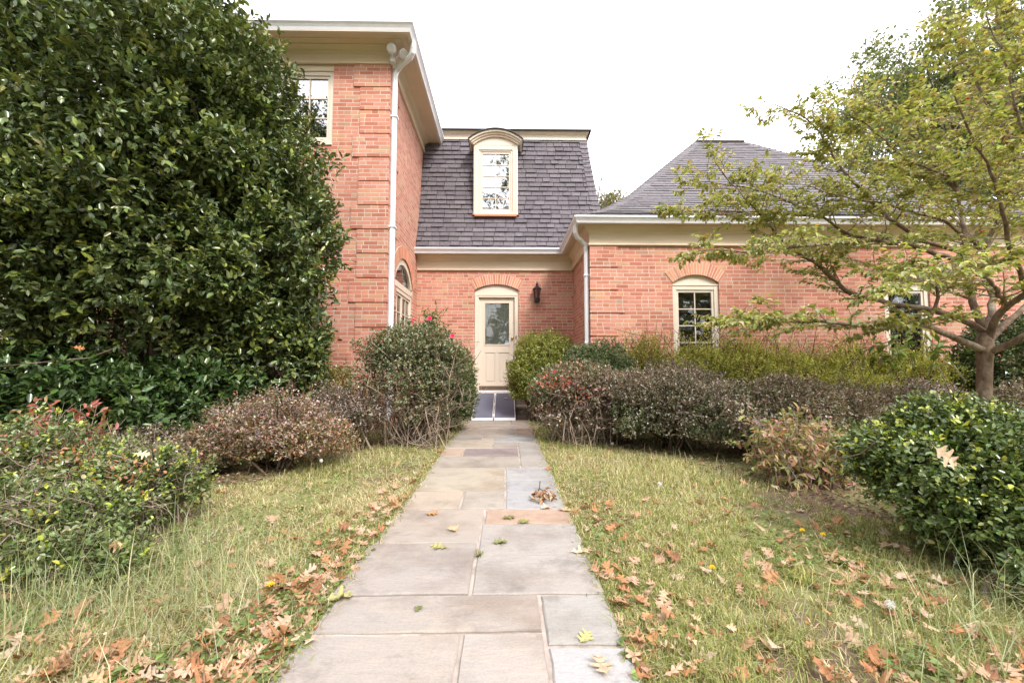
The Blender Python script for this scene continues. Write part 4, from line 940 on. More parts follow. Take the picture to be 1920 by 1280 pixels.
pal_spr = [((.14, .18, .05), 3), ((.2, .2, .06), 2), ((.25, .14, .07), .6)]
m = MB(); SP = []
for k in range(9):
    e = np.array([-1.02 + rb_.normal(0, .1), 5.55, 1.72 + rb_.uniform(-.15, .2)]); b = np.array([-1.08, 5.55, 1.3]); m.tube([b, (b + e) / 2 + rb_.normal(0, .03, 3), e], [.006, .004, .002], 4, cap=False); SP += [b + (e - b) * f for f in rb_.uniform(.3, 1, 16)]
m.build('cane', M['green'], rose, fix=False); SP = np.array(SP) + rb_.normal(0, .02, (len(SP), 3)); n = len(SP)
leaves('young_leaves', SP, unit(rb_.normal(size=(n, 3)) + (0, 0, .2)), rb_.normal(0, .4, (n, 3)) + (0, -.3, 1), rb_.uniform(.04, .07, n), rb_.uniform(.025, .035, n), pick(pal_spr, n, rb_), M['leaf'], rose)
def bloom(par, p, s=1.0):
    m = MB(); r = random.Random(int(abs(p[0]) * 1000))
    for ring, (nn, rad, tilt) in enumerate(((4, .012, 1.2), (6, .026, .8), (8, .04, .35))):
        for k in range(nn):
            a = 2 * math.pi * (k + ring * .37) / nn; c, sn = math.cos(a), math.sin(a); w = rad * .7; h = math.sin(tilt) * rad; o = math.cos(tilt) * rad + .006
            P = [(c * .004, sn * .004, 0), (c * o - sn * w, sn * o + c * w, h), (c * o * 1.25, sn * o * 1.25, h * 1.15 + .004), (c * o + sn * w, sn * o - c * w, h)]
            m.face([(p[0] + x * s, p[1] - .8 * z * s + .3 * y * s, p[2] + (y * .8 + z * .6) * s) for x, y, z in P])
    m.build('rose_bloom', M['rose'], par, fix=False)
for px, py, s in ((805, 598, .62), (848, 630, .55), (775, 600, .4)): bloom(rose, at(px, py, 5.08), s)
BOX = [((.09, .13, .045), 4), ((.14, .185, .065), 4), ((.06, .09, .033), 3), ((.22, .26, .1), 1.5)]
BOXY = [((.22, .245, .06), 4), ((.29, .3, .08), 3), ((.14, .17, .045), 3), ((.38, .37, .12), 1)]
bx = dict(k=10, L=.036, wr=.58, mat=M['leaf'], depth=.38, gap=-.8, freq=3.0, rough=.17, twig_len=.12, low=-.8, simple=True, up=.4)
shrub('boxwood_shrub', 'rounded dark boxwood left of the ramp, beside the rose bush', 'shrub', (-.95, 6.5, 0), [((-.93, 6.5, .72), (.47, .5, .60), 2300), ((-.85, 6.4, .45), (.40, .42, .42), 1100)], dict(bx, pal=BOX[:3] + [((.14, .15, .09), 2)], seed=600), 25)
shrub('boxwood_shrub', 'yellow green boxwood right of the cream door', 'shrub', (.62, 7.75, 0), [((.62, 7.8, .95), (.50, .5, .70), 2300), ((.42, 7.6, .75), (.42, .42, .5), 1300), ((.85, 7.9, 1.25), (.45, .4, .45), 1000)], dict(bx, pal=BOXY, seed=640), 25)
shrub('rounded_shrub', 'rounded grey green shrub in front of the wing corner and its downspout', 'shrub', (1.45, 6.55, 0), [((1.42, 6.5, .82), (.60, .5, .58), 2600), ((1.7, 6.5, .6), (.5, .45, .5), 1500)], dict(bx, pal=[((.1, .14, .06), 4), ((.16, .195, .1), 3), ((.26, .29, .19), 2), ((.07, .095, .04), 2)], seed=680), 25)
tips = [(1.05 + .68 * math.cos(a) * q, 5.6 + .45 * math.sin(a), rb_.uniform(.1, .88)) for a, q in zip(rb_.uniform(0, 6.28, 120), rb_.uniform(.4, 1.25, 120))]
rose2 = shrub('rose_bush', 'bare stemmed rose bush with red tinged leaves right of the path', 'shrub', (1.05, 5.6, 0),
      [((.95, 5.65, .72), (.6, .48, .34), 1000, dict(pal=ROSE + [((.28, .12, .1), 2), ((.3, .2, .17), 2)])), ((1.25, 5.5, .6), (.58, .45, .34), 800, dict(pal=PURP + [((.3, .2, .16), 2)], gap=-.2)), ((.62, 5.7, .62), (.32, .35, .35), 300, dict(gap=-.2)), ((1.05, 5.35, .38), (.7, .4, .34), 420, dict(gap=.35, pal=PURP + [((.4, .28, .2), 4)]))],
      dict(sm, L=.040, k=8, pal=ROSE, seed=700, low=-.4, gap=-.45, rough=.2, twig_len=.17), 16, tips, cane_r=(.009, .003), wood='twig', side=8, rb=.2, wig=.10, side_len=.21)
n = 130; RP = np.array([(.62, 5.25, .80)]) + rb_.normal(0, 1, (n, 3)) * (.16, .05, .06); RP[n // 2:] += (.45, -.05, -.15)
leaves('red_leaves', RP, unit(rb_.normal(size=(n, 3))), rb_.normal(0, .4, (n, 3)) + (0, -.4, 1), rb_.uniform(.03, .06, n), rb_.uniform(.018, .03, n), pick([((.5, .12, .05), 3), ((.45, .09, .1), 2), ((.5, .25, .1), 1)], n, rb_), M['leaf'], rose2)
# --- barberry mass in front of the wing
bb = dict(sm, L=.029, k=11, gap=-.5, rough=.30, freq=3.0)
for lab, c, rad, n, pal, sd in (
    ('purple grey barberry mound right of the bare stemmed rose bush', (2.0, 5.05, .50), (.70, .5, .46), 2400, PURPG, 800),
    ('largest purple grey barberry mound, below the first wing window', (2.85, 4.65, .46), (.85, .62, .43), 3600, PURPG, 820),
    ('purple barberry mound left of the red tinged nandina and behind it', (3.75, 5.0, .44), (.72, .5, .40), 2200, PURPG, 840),
    ('purple barberry hump against the hedge below the first wing window', (2.35, 5.7, .62), (.75, .45, .38), 1900, PURP, 860),
    ('small purple shrub between the azalea hedge and the right boxwood', (4.55, 5.35, .40), (.62, .45, .36), 1400, PURPG, 880),
    ('purple shrub just left of the dogwood trunk', (5.5, 5.5, .45), (.7, .45, .36), 1500, PURP, 900),
    ('purple shrub right of the dogwood trunk at the picture edge', (6.9, 5.3, .42), (.75, .45, .36), 1200, PURPG, 920)):
    shrub('barberry_shrub', lab, 'shrub', (c[0], c[1], 0), [(c, rad, n), ((c[0] - .2, c[1] - .12, c[2] * .8), (rad[0] * .85, rad[1] * .8, rad[2] * .85), n // 3, dict(pal=BOX[:3] + PURPG[3:]))], dict(bb, pal=pal, seed=sd), 25, group=BARB)
AZ = [((.33, .345, .075), 4), ((.42, .41, .10), 4), ((.24, .26, .06), 3), ((.5, .44, .13), 2)]
az = dict(k=10, L=.034, wr=.5, mat=M['leaf'], depth=.42, gap=-.55, freq=3.8, rough=.32, twig_len=.18, low=-.5, simple=True, up=.9, spread=.7)
AZUP = .07
for lab, c, rad, n, sd, pal in (
    ('yellowing azalea left of the first wing window', (2.3, 6.75, .86), (.42, .35, .50), 900, 1000, AZ + [((.26, .2, .05), 3)]),
    ('olive azalea under the first wing window', (3.0, 6.5, .82), (.6, .45, .44), 1500, 1020, AZ), 
    ('olive azalea just right of the first wing window', (3.75, 6.5, .83), (.55, .42, .50), 1400, 1040, AZ),
    ('olive azalea in the middle of the hedge, below bare brick', (4.6, 6.4, .74), (.7, .42, .46), 1500, 1060, AZ),
    ('olive azalea left of the pokeweed', (5.4, 6.3, .74), (.6, .42, .5), 1300, 1080, AZ),
    ('low bright azalea spilling forward near the dogwood trunk', (4.9, 5.8, .52), (.6, .35, .32), 1100, 1100, AZ + [((.2, .21, .03), 4)]),
    ('olive azalea below the second wing window', (6.2, 6.2, .7), (.65, .45, .48), 1300, 1120, AZ)):
    c = (c[0], c[1], c[2] + AZUP)
    tp = [(c[0] + rad[0] * rb_.uniform(-.9, .9), c[1] + rb_.normal(0, .12), c[2] + rad[2] * rb_.uniform(.7, 1.5)) for _ in range(34)]
    s_ = shrub('azalea_bush', lab, 'shrub', (c[0], c[1], 0), [(c, rad, n)], dict(az, pal=pal, seed=sd), 18, tp, group='azaleas along the wing wall', cane_r=(.008, .003))
    TP = np.repeat(np.array(tp), 16, 0); n2 = len(TP); TP[:, 2] -= rb_.random(n2) * .22; TP += rb_.normal(0, .018, (n2, 3))
    leaves('new_growth', TP, unit(rb_.normal(size=(n2, 3)) * .6 + (0, 0, .7)), rb_.normal(0, .5, (n2, 3)) + (0, -.5, .6), rb_.uniform(.028, .045, n2), rb_.uniform(.012, .02, n2), pick(pal, n2, rb_), M['leaf'], s_, simple=True)
    ob = [o for o in s_.children if o.name.startswith(('foliage', 'new_growth'))]
    with bpy.context.temp_override(active_object=ob[0], selected_editable_objects=ob, selected_objects=ob): bpy.ops.object.join()
t = thing('pokeweed', 'leafy green pokeweed standing above the azaleas left of the second window', 'plant', (6.0, 6.0, 0))
m = MB(); SP, SD = [], []
for k in range(10):
    e = np.array([6.0 + rb_.uniform(-.75, .75), 6.0 + rb_.normal(0, .12), rb_.uniform(1.15, 1.5)]); b = np.array([6.0 + rb_.normal(0, .1), 6.0, 0.]); q = (b + e) / 2 + (0, 0, .15); m.tube([b, q, e], [.012, .008, .003], 5, cap=False)
    for f in rb_.uniform(.35, 1, 12): SP.append(q + (e - q) * f); SD.append(rb_.normal(0, 1, 3))
m.build('stem', M['green'], t, fix=False); SP, SD = np.array(SP), unit(np.array(SD) + (0, -.2, .1)); n = len(SP); Ls = rb_.uniform(.09, .17, n)
leaves('leaves', SP, SD, rb_.normal(0, .3, (n, 3)) + (0, -.3, 1), Ls, Ls * .42, pick([((.1, .17, .03), 3), ((.16, .22, .05), 3), ((.2, .22, .06), 1)], n, rb_), M['leaf'], t)
shrub('evergreen_shrub', 'dark glossy evergreen shrub behind the dogwood trunk at the right edge', 'shrub', (7.5, 5.9, 0), [((7.55, 5.9, .95), (1.1, .6, .75), 2300), ((8.5, 5.8, 1.1), (.9, .6, .85), 900)], dict(k=8, L=.062, wr=.5, pal=HOLLY[:3] + [((.06, .08, .035), 2)], mat=M['gloss'], seed=1200, depth=.4, gap=-.9, freq=2.6, rough=.12, twig_len=.15, low=-.6, simple=True), 18)
# --- nandina
NAN = [((.27, .28, .1), 3), ((.42, .38, .16), 3), ((.45, .26, .17), 3), ((.2, .23, .08), 2), ((.5, .3, .24), 2)]
def nandina(lab, c, rx, h, n, seed, pal):
    t = thing('nandina_shrub', lab, 'shrub', (c[0], c[1], 0)); r = np.random.default_rng(seed); m = MB(); P, A = [], []
    for k in range(n):
        e = np.array([c[0] + r.uniform(-1, 1) * rx, c[1] + r.uniform(-1, 1) * rx * .7, h * r.uniform(.45, 1.05)]); b = np.array([c[0] + (e[0] - c[0]) * .6 + r.normal(0, .03), c[1] + (e[1] - c[1]) * .6 + r.normal(0, .03), 0]); q = (b + e) / 2 + (0, 0, .03) + r.normal(0, .03, 3)
        m.tube([b, q, e], [.006, .004, .002], 4, cap=False)
        for _ in range(5):
            d = unit(r.normal(size=3) + (0, 0, .25)) * r.uniform(.08, .17); f = r.uniform(-.55, 1); p = q + (e - q) * max(f, 0) + (q - b) * min(f, 0); m.tube([p, p + d], [.002, .001], 3, cap=False)
            for f in np.linspace(.3, 1, 5): P.append(p + d * f); A.append(unit(d) * .5 + r.normal(0, .5, 3) - (0, 0, .15))
    m.build('branches', M['twig'], t, fix=False); P, A = np.array(P), np.array(A); n2 = len(P); Ls = r.uniform(.035, .075, n2)
    leaves('foliage', P, A, r.normal(0, .45, (n2, 3)) + (0, -.2, 1), Ls, Ls * .42, pick(pal, n2, r), M['leaf'], t, fold=.2, droop=.2)
nandina('red tinged nandina between the barberry mounds and the right boxwood', (2.5, 3.55, 0), .42, .53, 120, 1300, NAN)
nandina('pink leaved nandina behind the boxwoods at the left edge', (-3.4, 3.25, 0), .26, .66, 34, 1320, [((.45, .17, .14), 3), ((.4, .12, .09), 2), ((.42, .26, .12), 1), ((.25, .26, .07), 1)])
# --- foreground boxwoods
FB = [((.08, .115, .034), 4), ((.11, .155, .044), 4), ((.055, .085, .028), 3), ((.19, .23, .06), 2)]; FT = [((.38, .42, .05), 3), ((.48, .48, .08), 2), ((.27, .32, .05), 2)]
fb = dict(k=10, L=.028, wr=.58, mat=M['gloss'], depth=.42, gap=-.32, freq=3.2, rough=.3, twig_len=.11, up=.5, fold=.14, droop=.1, tip_pal=FT, tip_share=.2)
shrub('boxwood_shrub', 'big glossy boxwood with bright yellow tips in the right foreground', 'shrub', (2.4, 2.1, 0),
      [((2.55, 2.3, .48), (.52, .42, .28), 2600), ((2.26, 2.15, .42), (.32, .33, .26), 1300), ((2.95, 2.25, .44), (.5, .42, .27), 2000), ((2.3, 2.0, .24), (.28, .22, .2), 850, dict(tip_share=.05)), ((2.75, 2.0, .26), (.4, .25, .2), 900, dict(tip_share=.05)), ((2.02, 2.25, .52), (.16, .16, .13), 230), ((2.4, 2.3, .70), (.2, .17, .11), 300), ((2.85, 2.4, .62), (.2, .18, .11), 280)], dict(fb, pal=FB, seed=1400, low=-.75, zmin=.05), 40, side=4)
shrub('boxwood_shrub', 'small low boxwood sprouting below the big one at the lower right corner', 'shrub', (2.25, 1.68, 0), [((2.25, 1.68, .11), (.22, .14, .11), 300)], dict(fb, pal=FB, seed=1440, tip_share=.05), 14)
for lab, c, rad, n, sd in (('yellow tipped boxwood at the left edge beside the pink nandina', (-3.05, 2.75, .38), (.42, .35, .26), 900, 1500), ('middle boxwood of the left foreground clump, with dead twigs', (-2.52, 2.75, .31), (.30, .28, .22), 560, 1520),
                           ('rightmost boxwood of the left foreground clump, nearest the path', (-2.2, 2.65, .27), (.30, .28, .23), 640, 1540), ('low front boxwood in long grass at the left foreground', (-2.15, 2.2, .2), (.30, .22, .18), 480, 1560), ('half bare boxwood at the left edge with orange dead leaves', (-2.65, 2.15, .26), (.36, .25, .24), 420, 1580)):
    tp = [np.array(c) + np.array(rad) * unit(rb_.normal(size=3)) * rb_.uniform(.8, 1.2) * (1, 1, .8) + (0, 0, .05) for _ in range(34)]
    s_ = shrub('boxwood_shrub', lab, 'shrub', (c[0], c[1], 0), [(c, rad, n)] + ([((-2.35, 1.82, .17), (.36, .2, .17), 330)] if sd == 1580 else ([((-1.9, 1.98, .14), (.26, .17, .13), 210)] if sd == 1560 else [])), dict(fb, pal=FB[:2] + [((.14, .165, .06), 3), ((.22, .23, .11), 2)], seed=sd, gap=.08, rough=.34), 24, tp, group='boxwoods of the left foreground clump', wood='twig', side=6, cane_r=(.006, .002), side_len=.13)
    if sd in (1520, 1540, 1580, 1500):
        q = np.array(c) + (rb_.uniform(-.1, .1), -.2, .1); n2 = 95; DP = q + rb_.normal(0, 1, (n2, 3)) * (.09, .05, .05)
        leaves('dead_leaves', DP, rb_.normal(size=(n2, 3)), rb_.normal(0, .5, (n2, 3)) + (0, 0, 1), rb_.uniform(.02, .035, n2), rb_.uniform(.01, .017, n2), pick([((.5, .24, .12), 3), ((.42, .2, .1), 2), ((.5, .36, .24), 1)], n2, rb_), M['leaf'], s_)
# ================================================================== LAWN
rl = np.random.default_rng(5)
def lawn(X, Y):                                        # 1 where turf grows
    w = .16 * np.sin(X * 3.1 + Y * 2.3) + .12 * np.sin(Y * 5.1 - X * 1.7)
    left = (X < PX0 + .03) & (X > np.interp(Y, [1, 2.9, 3.3, 3.8, 4.8, 5.4, 6.5, 7.6], [-4, -4, -2.6, -2.0, -1.75, -1.3, -.95, -.8]) + w * .5)
    right = (X > PX1 - .03) & (X < np.interp(Y, [1, 2.2, 2.7, 3.3, 4.0, 4.6, 5.4, 6.4, 7.8], [4, 3.4, 2.3, 2.15, 2.0, 1.65, 1.4, .9, .62]) + w * .5)
    return left | right
def scatter(n, ymin=1.05, ymax=7.8):
    Y = ymin * (ymax / ymin) ** rl.random(n) if n else 0; X = rl.uniform(-1, 1, n) * np.minimum(1.35 * Y, 4.2); return X, Y
def blades(name, X, Y, L, W, lean, colr, bend=1.0, parent=None, mat='grass'):
    n = len(X); a = rl.uniform(0, 6.283, n); D = np.stack([np.cos(a), np.sin(a), np.zeros(n)], 1); S = np.stack([-np.sin(a), np.cos(a), np.zeros(n)], 1)
    B = np.stack([X, Y, np.full(n, -.012)], 1); up = np.array([0, 0, 1.])
    f1 = np.sin(lean * .55)[:, None]; c1 = np.cos(lean * .55)[:, None]; f2 = np.sin(np.minimum(lean * (1 + .75 * bend), 1.9))[:, None]; c2 = np.cos(np.minimum(lean * (1 + .75 * bend), 1.9))[:, None]
    L = L[:, None]; W = W[:, None] * .5
    Mid = B + (D * f1 + up * c1) * L * .5; Tip = Mid + (D * f2 + up * c2) * L * .5; Tip[:, 2] = np.maximum(Tip[:, 2], .006)
    M1 = Mid; V = np.stack([B - S * W, B + S * W, M1 + S * W * .85, M1 - S * W * .85, Tip], 1).reshape(-1, 3)
    b = np.arange(n)[:, None] * 5; Q = b + np.array([0, 1, 2, 3]); Tt = b + np.array([3, 2, 4])
    return np_mesh(name, V, Q, np.concatenate([colr, colr]), M[mat], parent, tri=Tt)
X, Y = scatter(330000); ok = lawn(X, Y) & (rl.random(len(X)) < np.clip((Y / 1.05) ** .0, 0, 1)); X, Y = X[ok], Y[ok]
P2 = np.stack([X, Y, 0 * X], 1); pt = lump(P2, 77, 1.6); pt2 = lump(P2, 78, 5.0)
bare = (pt2 < -.35) & (rl.random(len(X)) < .85); X, Y, pt, pt2 = X[~bare], Y[~bare], pt[~bare], pt2[~bare]; n = len(X)
GR = [((.2, .235, .07), 4), ((.3, .325, .105), 4), ((.42, .40, .16), 3)]; ST = [((.50, .43, .24), 3), ((.58, .50, .32), 3), ((.44, .34, .21), 2)]
cg, cs = pick(GR, n, rl), pick(ST, n, rl); lush = np.clip(.5 + .42 * pt, .08, .92) + .35 * ((Y > 5) & (X > 0)); st = rl.random(n) > lush; colr = np.where(st[:, None], cs, cg)
L = rl.uniform(.025, .07, n) * (1 + .35 * pt) * np.where(Y > 3, 1.15, 1); L *= np.where(st, 1.05, 1) * (1 + .45 * lump(np.stack([X, Y, 0 * X], 1), 79, 9.0))
g = blades('grass', X, Y, L, rl.uniform(.0022, .0042, n) * (1 + .22 * np.maximum(Y - 1.5, 0)), np.where(st, rl.uniform(.9, 2.4, n), np.abs(rl.normal(1.05, .5, n))), colr, 1.0)
tag(g, kind='stuff')
Ye = rl.uniform(1.1, 7.6, 9000); Xe = np.where(rl.random(9000) < .5, PX0 - .005 + rl.normal(0, .033, 9000), PX1 + .005 + rl.normal(0, .033, 9000)); n = 9000
g = blades('edge_grass', Xe, Ye, rl.uniform(.03, .1, n) * (.6 + .4 * (rl.random(n) < .3)), rl.uniform(.002, .004, n) * (1 + .2 * np.maximum(Ye - 1.5, 0)), rl.uniform(.4, 1.6, n), np.where((rl.random(n) < .35)[:, None], pick(ST, n, rl), pick(GR, n, rl)), 1.0); tag(g, kind='stuff')
# long loose blades round the foreground shrubs
def clump(cx, cy, sx, sy, n): return np.stack([rl.normal(cx, sx, n), rl.normal(cy, sy, n)], 1)
C = np.concatenate([clump(-1.75, 1.8, .34, .24, 1100), clump(-1.25, 1.75, .22, .28, 480), clump(-2.3, 1.85, .3, .2, 350), clump(-2.1, 1.5, .25, .2, 240), clump(-1.5, 2.3, .2, .2, 200), clump(1.95, 1.6, .35, .2, 340), clump(2.3, 1.55, .3, .15, 260), clump(1.5, 1.45, .25, .15, 130),
                    clump(-1.5, 4.3, .3, .4, 600), clump(1.35, 4.0, .3, .35, 800), clump(1.7, 3.6, .3, .25, 500), clump(.95, 4.4, .25, .6, 500)])
C = C[((C[:, 0] < PX0 - .02) | (C[:, 0] > PX1 + .02))]; n = len(C); near = C[:, 1] < 2.7
colr = np.where(near[:, None], pick([((.28, .33, .15), 3), ((.36, .39, .23), 3), ((.52, .48, .3), 2), ((.2, .25, .09), 2)], n, rl), pick([((.5, .46, .24), 3), ((.4, .4, .16), 3), ((.58, .52, .32), 2)], n, rl))
g = blades('long_grass', C[:, 0], C[:, 1], np.where(near, rl.uniform(.1, .40, n), rl.uniform(.08, .18, n)), np.where(near, rl.uniform(.0016, .003, n), .004), np.abs(rl.normal(.9, .55, n)), colr, 1.2); tag(g, kind='stuff')
# broad leaved weeds between the blades
X, Y = scatter(26000, 1.1, 4.5); P2 = np.stack([X, Y, 0 * X], 1); ok = lawn(X, Y) & (lump(P2, 90, 3.2) > .12); X, Y = X[ok], Y[ok]; n = len(X)
a = rl.uniform(0, 6.283, n); Ls = rl.uniform(.014, .034, n)
g = leaves('weeds', np.stack([X, Y, rl.uniform(-.005, .03, n)], 1), np.stack([np.cos(a), np.sin(a), rl.uniform(-.1, .5, n)], 1), rl.normal(0, .3, (n, 3)) + (0, 0, 1), Ls, Ls * .75, pick([((.18, .25, .07), 3), ((.25, .31, .11), 3), ((.14, .19, .055), 2)], n, rl), M['leaf'], None, simple=True); tag(g, kind='stuff')

# bark mulch and dead leaf crumbs on the beds
X, Y = scatter(60000, 1.3, 8.5); ok = ~lawn(X, Y) & ((X < PX0 - .05) | (X > PX1 + .05)); X, Y = X[ok], Y[ok]; n = len(X); a = rl.uniform(0, 6.283, n); Ls = rl.uniform(.012, .05, n)
g = leaves('mulch', np.stack([X, Y, rl.uniform(-.012, .012, n)], 1), np.stack([np.cos(a), np.sin(a), rl.uniform(-.1, .25, n)], 1), rl.normal(0, .35, (n, 3)) + (0, 0, 1), Ls, Ls * rl.uniform(.25, .6, n), pick([((.16, .1, .065), 4), ((.26, .17, .11), 3), ((.4, .27, .17), 2), ((.09, .06, .04), 3)], n, rl), M['dry'], None, simple=True); tag(g, kind='stuff')
# ================================================================== FALLEN LEAVES
def oak_outline(r):
    a, b, c = r.uniform(-.05, .04), r.uniform(-.07, .05), r.uniform(-.05, .04)
    H = [(0, .012), (.10, .03), (.17, .10), (.24, .25 + a), (.30, .27 + a), (.325, .16), (.36, .11), (.42, .12), (.50, .25), (.57, .40 + b), (.64, .39 + b), (.655, .26), (.64, .14), (.69, .125), (.76, .18), (.84, .28 + c), (.89, .26 + c), (.87, .13), (.92, .09), (1.0, .012)]
    return H
def oak_leaf(seed, size, simple=False):
    r = random.Random(seed); V, Fc = [], []; curl, bend, tw = r.uniform(-.5, 1.6), r.uniform(-.25, .55), r.uniform(-.5, .5)
    for sg in (1, -1):
        H = oak_outline(r); b = len(V)
        for t, w in H:
            tm = min(t, .98) if t < .5 else t * .96
            for (tt_, ww) in ((tm, 0), (t, w * 1.15)):
                x, y = tt_, sg * ww; z = curl * y * y + bend * (tt_ - .5) ** 2 + tw * (tt_ - .4) * y + .03 * math.sin(tt_ * 13 + seed) * abs(y) * 4
                V.append(((x - .5) * size, y * size, (z) * size))
        for k in range(len(H) - 1):
            q = [b + 2 * k, b + 2 * k + 1, b + 2 * k + 3, b + 2 * k + 2]; Fc.append(q if sg < 0 else q[::-1])
    s0 = len(V)                                        # stalk
    for p in ((-.72, .006, .03), (-.72, -.006, .03), (-.48, -.012, .02 + bend * .25), (-.48, .012, .02 + bend * .25)): V.append((p[0] * size, p[1] * size, p[2] * size))
    Fc.append([s0, s0 + 1, s0 + 2, s0 + 3])
    zs = min(v[2] for v in V); return [(x, y, z - zs) for x, y, z in V], Fc
DRY = [(.47, .28, .16), (.40, .195, .095), (.52, .36, .24), (.56, .42, .31), (.28, .14, .075), (.50, .32, .22), (.44, .22, .105), (.52, .34, .23)]
protos = []
for k in range(18):
    V, Fc = oak_leaf(k, .080); me = bpy.data.meshes.new('oak_leaf'); me.from_pydata(V, [], Fc); c = DRY[k % len(DRY)]
    a_ = me.attributes.new('col', 'FLOAT_COLOR', 'FACE'); a_.data.foreach_set('color', np.tile(np.array([*c, 1], np.float32), len(Fc))); me.materials.append(M['dry']); me.polygons.foreach_set('use_smooth', [True] * len(Fc)); protos.append(me)
def colored(seed, c, size=.105):
    V, Fc = oak_leaf(seed, size); me = bpy.data.meshes.new('oak_leaf'); me.from_pydata(V, [], Fc); a_ = me.attributes.new('col', 'FLOAT_COLOR', 'FACE'); a_.data.foreach_set('color', np.tile(np.array([*c, 1], np.float32), len(Fc))); me.materials.append(M['dry']); me.polygons.foreach_set('use_smooth', [True] * len(Fc)); return me
def put_leaf(me, loc, rz, label, group=None, s=1.0, tilt=(0, 0)):
    o = bpy.data.objects.new('oak_leaf', me); COL.objects.link(o); o.location = loc; o.rotation_euler = (tilt[0], tilt[1], rz); o.scale = s if hasattr(s, '__len__') else (s, s, s); return tag(o, label, 'leaf', group)
ra = random.Random(12)
TAN, GRN, YEL, ORG, PAL = (.55, .33, .19), (.2, .21, .08), (.42, .39, .17), (.5, .22, .09), (.58, .43, .3)
for lab, x, y, z, c, s, rz in (
    ('orange oak leaf alone on the pale slab left of the pink slab', -.481, 2.80, .018, ORG, .8, .3), ('small tan oak leaf in the middle of the path below the orange one', -.307, 2.524, .018, TAN, .75, 2.1),
    ('green lobed oak leaf flat on the large slab just right of the mortar joint', -.031, 2.343, .018, GRN, .85, .2), ('yellow green oak leaf left of the path joint', -.35, 2.281, .018, YEL, .95, 2.9),
    ('tiny green leaf scrap on the wide slab near the front', -.345, 1.718, .018, GRN, .42, 1.2), ('pale yellow oak leaf at the left edge of the wide front slab', -.69, 1.80, .02, YEL, 1.1, .4),
    ('tan oak leaf on the left path edge nearest the camera', -.70, 1.53, .02, PAL, .85, 2.8), ('tan oak leaf on the pink slab, left of two', .274, 2.902, .018, PAL, .75, .5), ('tan oak leaf on the pink slab at the right grass edge', .403, 2.858, .018, TAN, .9, 2.5),
    ('pinkish tan oak leaf on the right edge of the large slab', .385, 2.219, .018, PAL, .9, .1), ('yellow green leaf on the right front slab', .283, 1.529, .018, YEL, .7, .9), ('pale orange oak leaf on the blue slab at the bottom right of the path', .308, 1.385, .018, PAL, .85, 1.7),
    ('green oak leaf, left of the green pair on the pink slab', .02, 2.72, .018, GRN, .85, .2), ('green oak leaf, right of the green pair on the pink slab', .118, 2.64, .018, (.26, .27, .09), .8, 2.9)):
    put_leaf(colored(ra.randint(0, 999), c), (x, y, z), rz, lab, None, s)
put_leaf(colored(41, PAL, .12), at(1773, 855, 1.83) , -.15, 'large tan oak leaf caught on the face of the big right boxwood', None, .95, (1.3, .75))
put_leaf(colored(43, TAN, .09), (-.0, 8.55, .345), .4, 'tan leaf lying on the right panel of the grey ramp', None, 1.0, (.28, 0))
put_leaf(colored(47, ORG, .10), at(148, 652, 3.9), .9, 'orange leaf caught on top of the laurel shrub', None, .8, (.9, .2))
put_leaf(colored(49, PAL, .10), at(268, 852, 2.52), .4, 'tan oak leaf caught in the middle left foreground boxwood', None, .7, (.9, .2))
put_leaf(colored(53, TAN, .10), at(218, 1022, 1.95), .4, 'curled tan leaf hanging in the long grass of the left boxwood clump', None, .6, (1.2, .4))
# drifts: sample, show the ones that read largest as individuals
def dens(x, y):
    e1 = np.exp(-((x - PX0 + .12) / .16) ** 2) * np.interp(y, [1.1, 2.2, 3.0, 3.8], [1.5, 2.2, 2.2, .4]) * (x < PX0 + .02)
    e2 = np.exp(-((x - PX1 - .10) / .17) ** 2) * np.interp(y, [1.1, 2.2, 3.0, 4.2], [.55, .75, .6, .15]) * (x > PX1 - .02)
    bl = 1.25 * np.exp(-((y - 1.30) / .24) ** 2) * ((x < PX0 - .02) & (x > -2.0)); rg_ = .2 * ((x > PX1) & (x < 2.2) & (y < 3.3)) ; lf = .2 * ((x < PX0) & (x > -1.6) & (y < 3.2)); br = .2 * np.exp(-((y - 1.35) / .2) ** 2) * (x > 1.0)
    mid = .45 * np.exp(-((x - 1.5) / .4) ** 2 - ((y - 2.05) / .3) ** 2)
    return e1 + e2 + bl + rg_ + lf + br + mid
X, Y = scatter(9000, 1.1, 4.2); d = dens(X, Y) * np.minimum(1, 1.9 / Y); ok = rl.random(len(X)) < d * .34; X, Y = X[ok], Y[ok]; ok = inview(np.stack([X, Y, 0 * X], 1), 20) & ((X < PX0 + .03) | (X > PX1 - .03)); X, Y = X[ok], Y[ok]
order = np.argsort(Y); X, Y = X[order], Y[order]; NI = 290
for i in range(min(NI, len(X))):
    lft = X[i] < 0
    put_leaf(protos[ra.randrange(18)], (X[i], Y[i], ra.uniform(-.008, .032)), ra.uniform(0, 6.28), 'dry curled oak leaf lying in the grass left of the flagstone path' if lft else 'dry curled oak leaf lying in the grass right of the flagstone path', 'oak leaves in the grass on the left' if lft else 'oak leaves in the grass on the right', (lambda s: (s, s * ra.uniform(.5, 1.05), s * ra.uniform(.5, 2.6)))(ra.uniform(.42, 1.04)), (ra.gauss(0, .4), ra.gauss(0, .4)))
V, Fc, Cc = [], [], []
X2, Y2 = scatter(2600, 1.2, 6.5); ok = lawn(X2, Y2) & (rl.random(len(X2)) < .17 + .35 * np.minimum(dens(X2, Y2), 1)); XX = np.concatenate([X[NI:], X2[ok]]); YY = np.concatenate([Y[NI:], Y2[ok]])
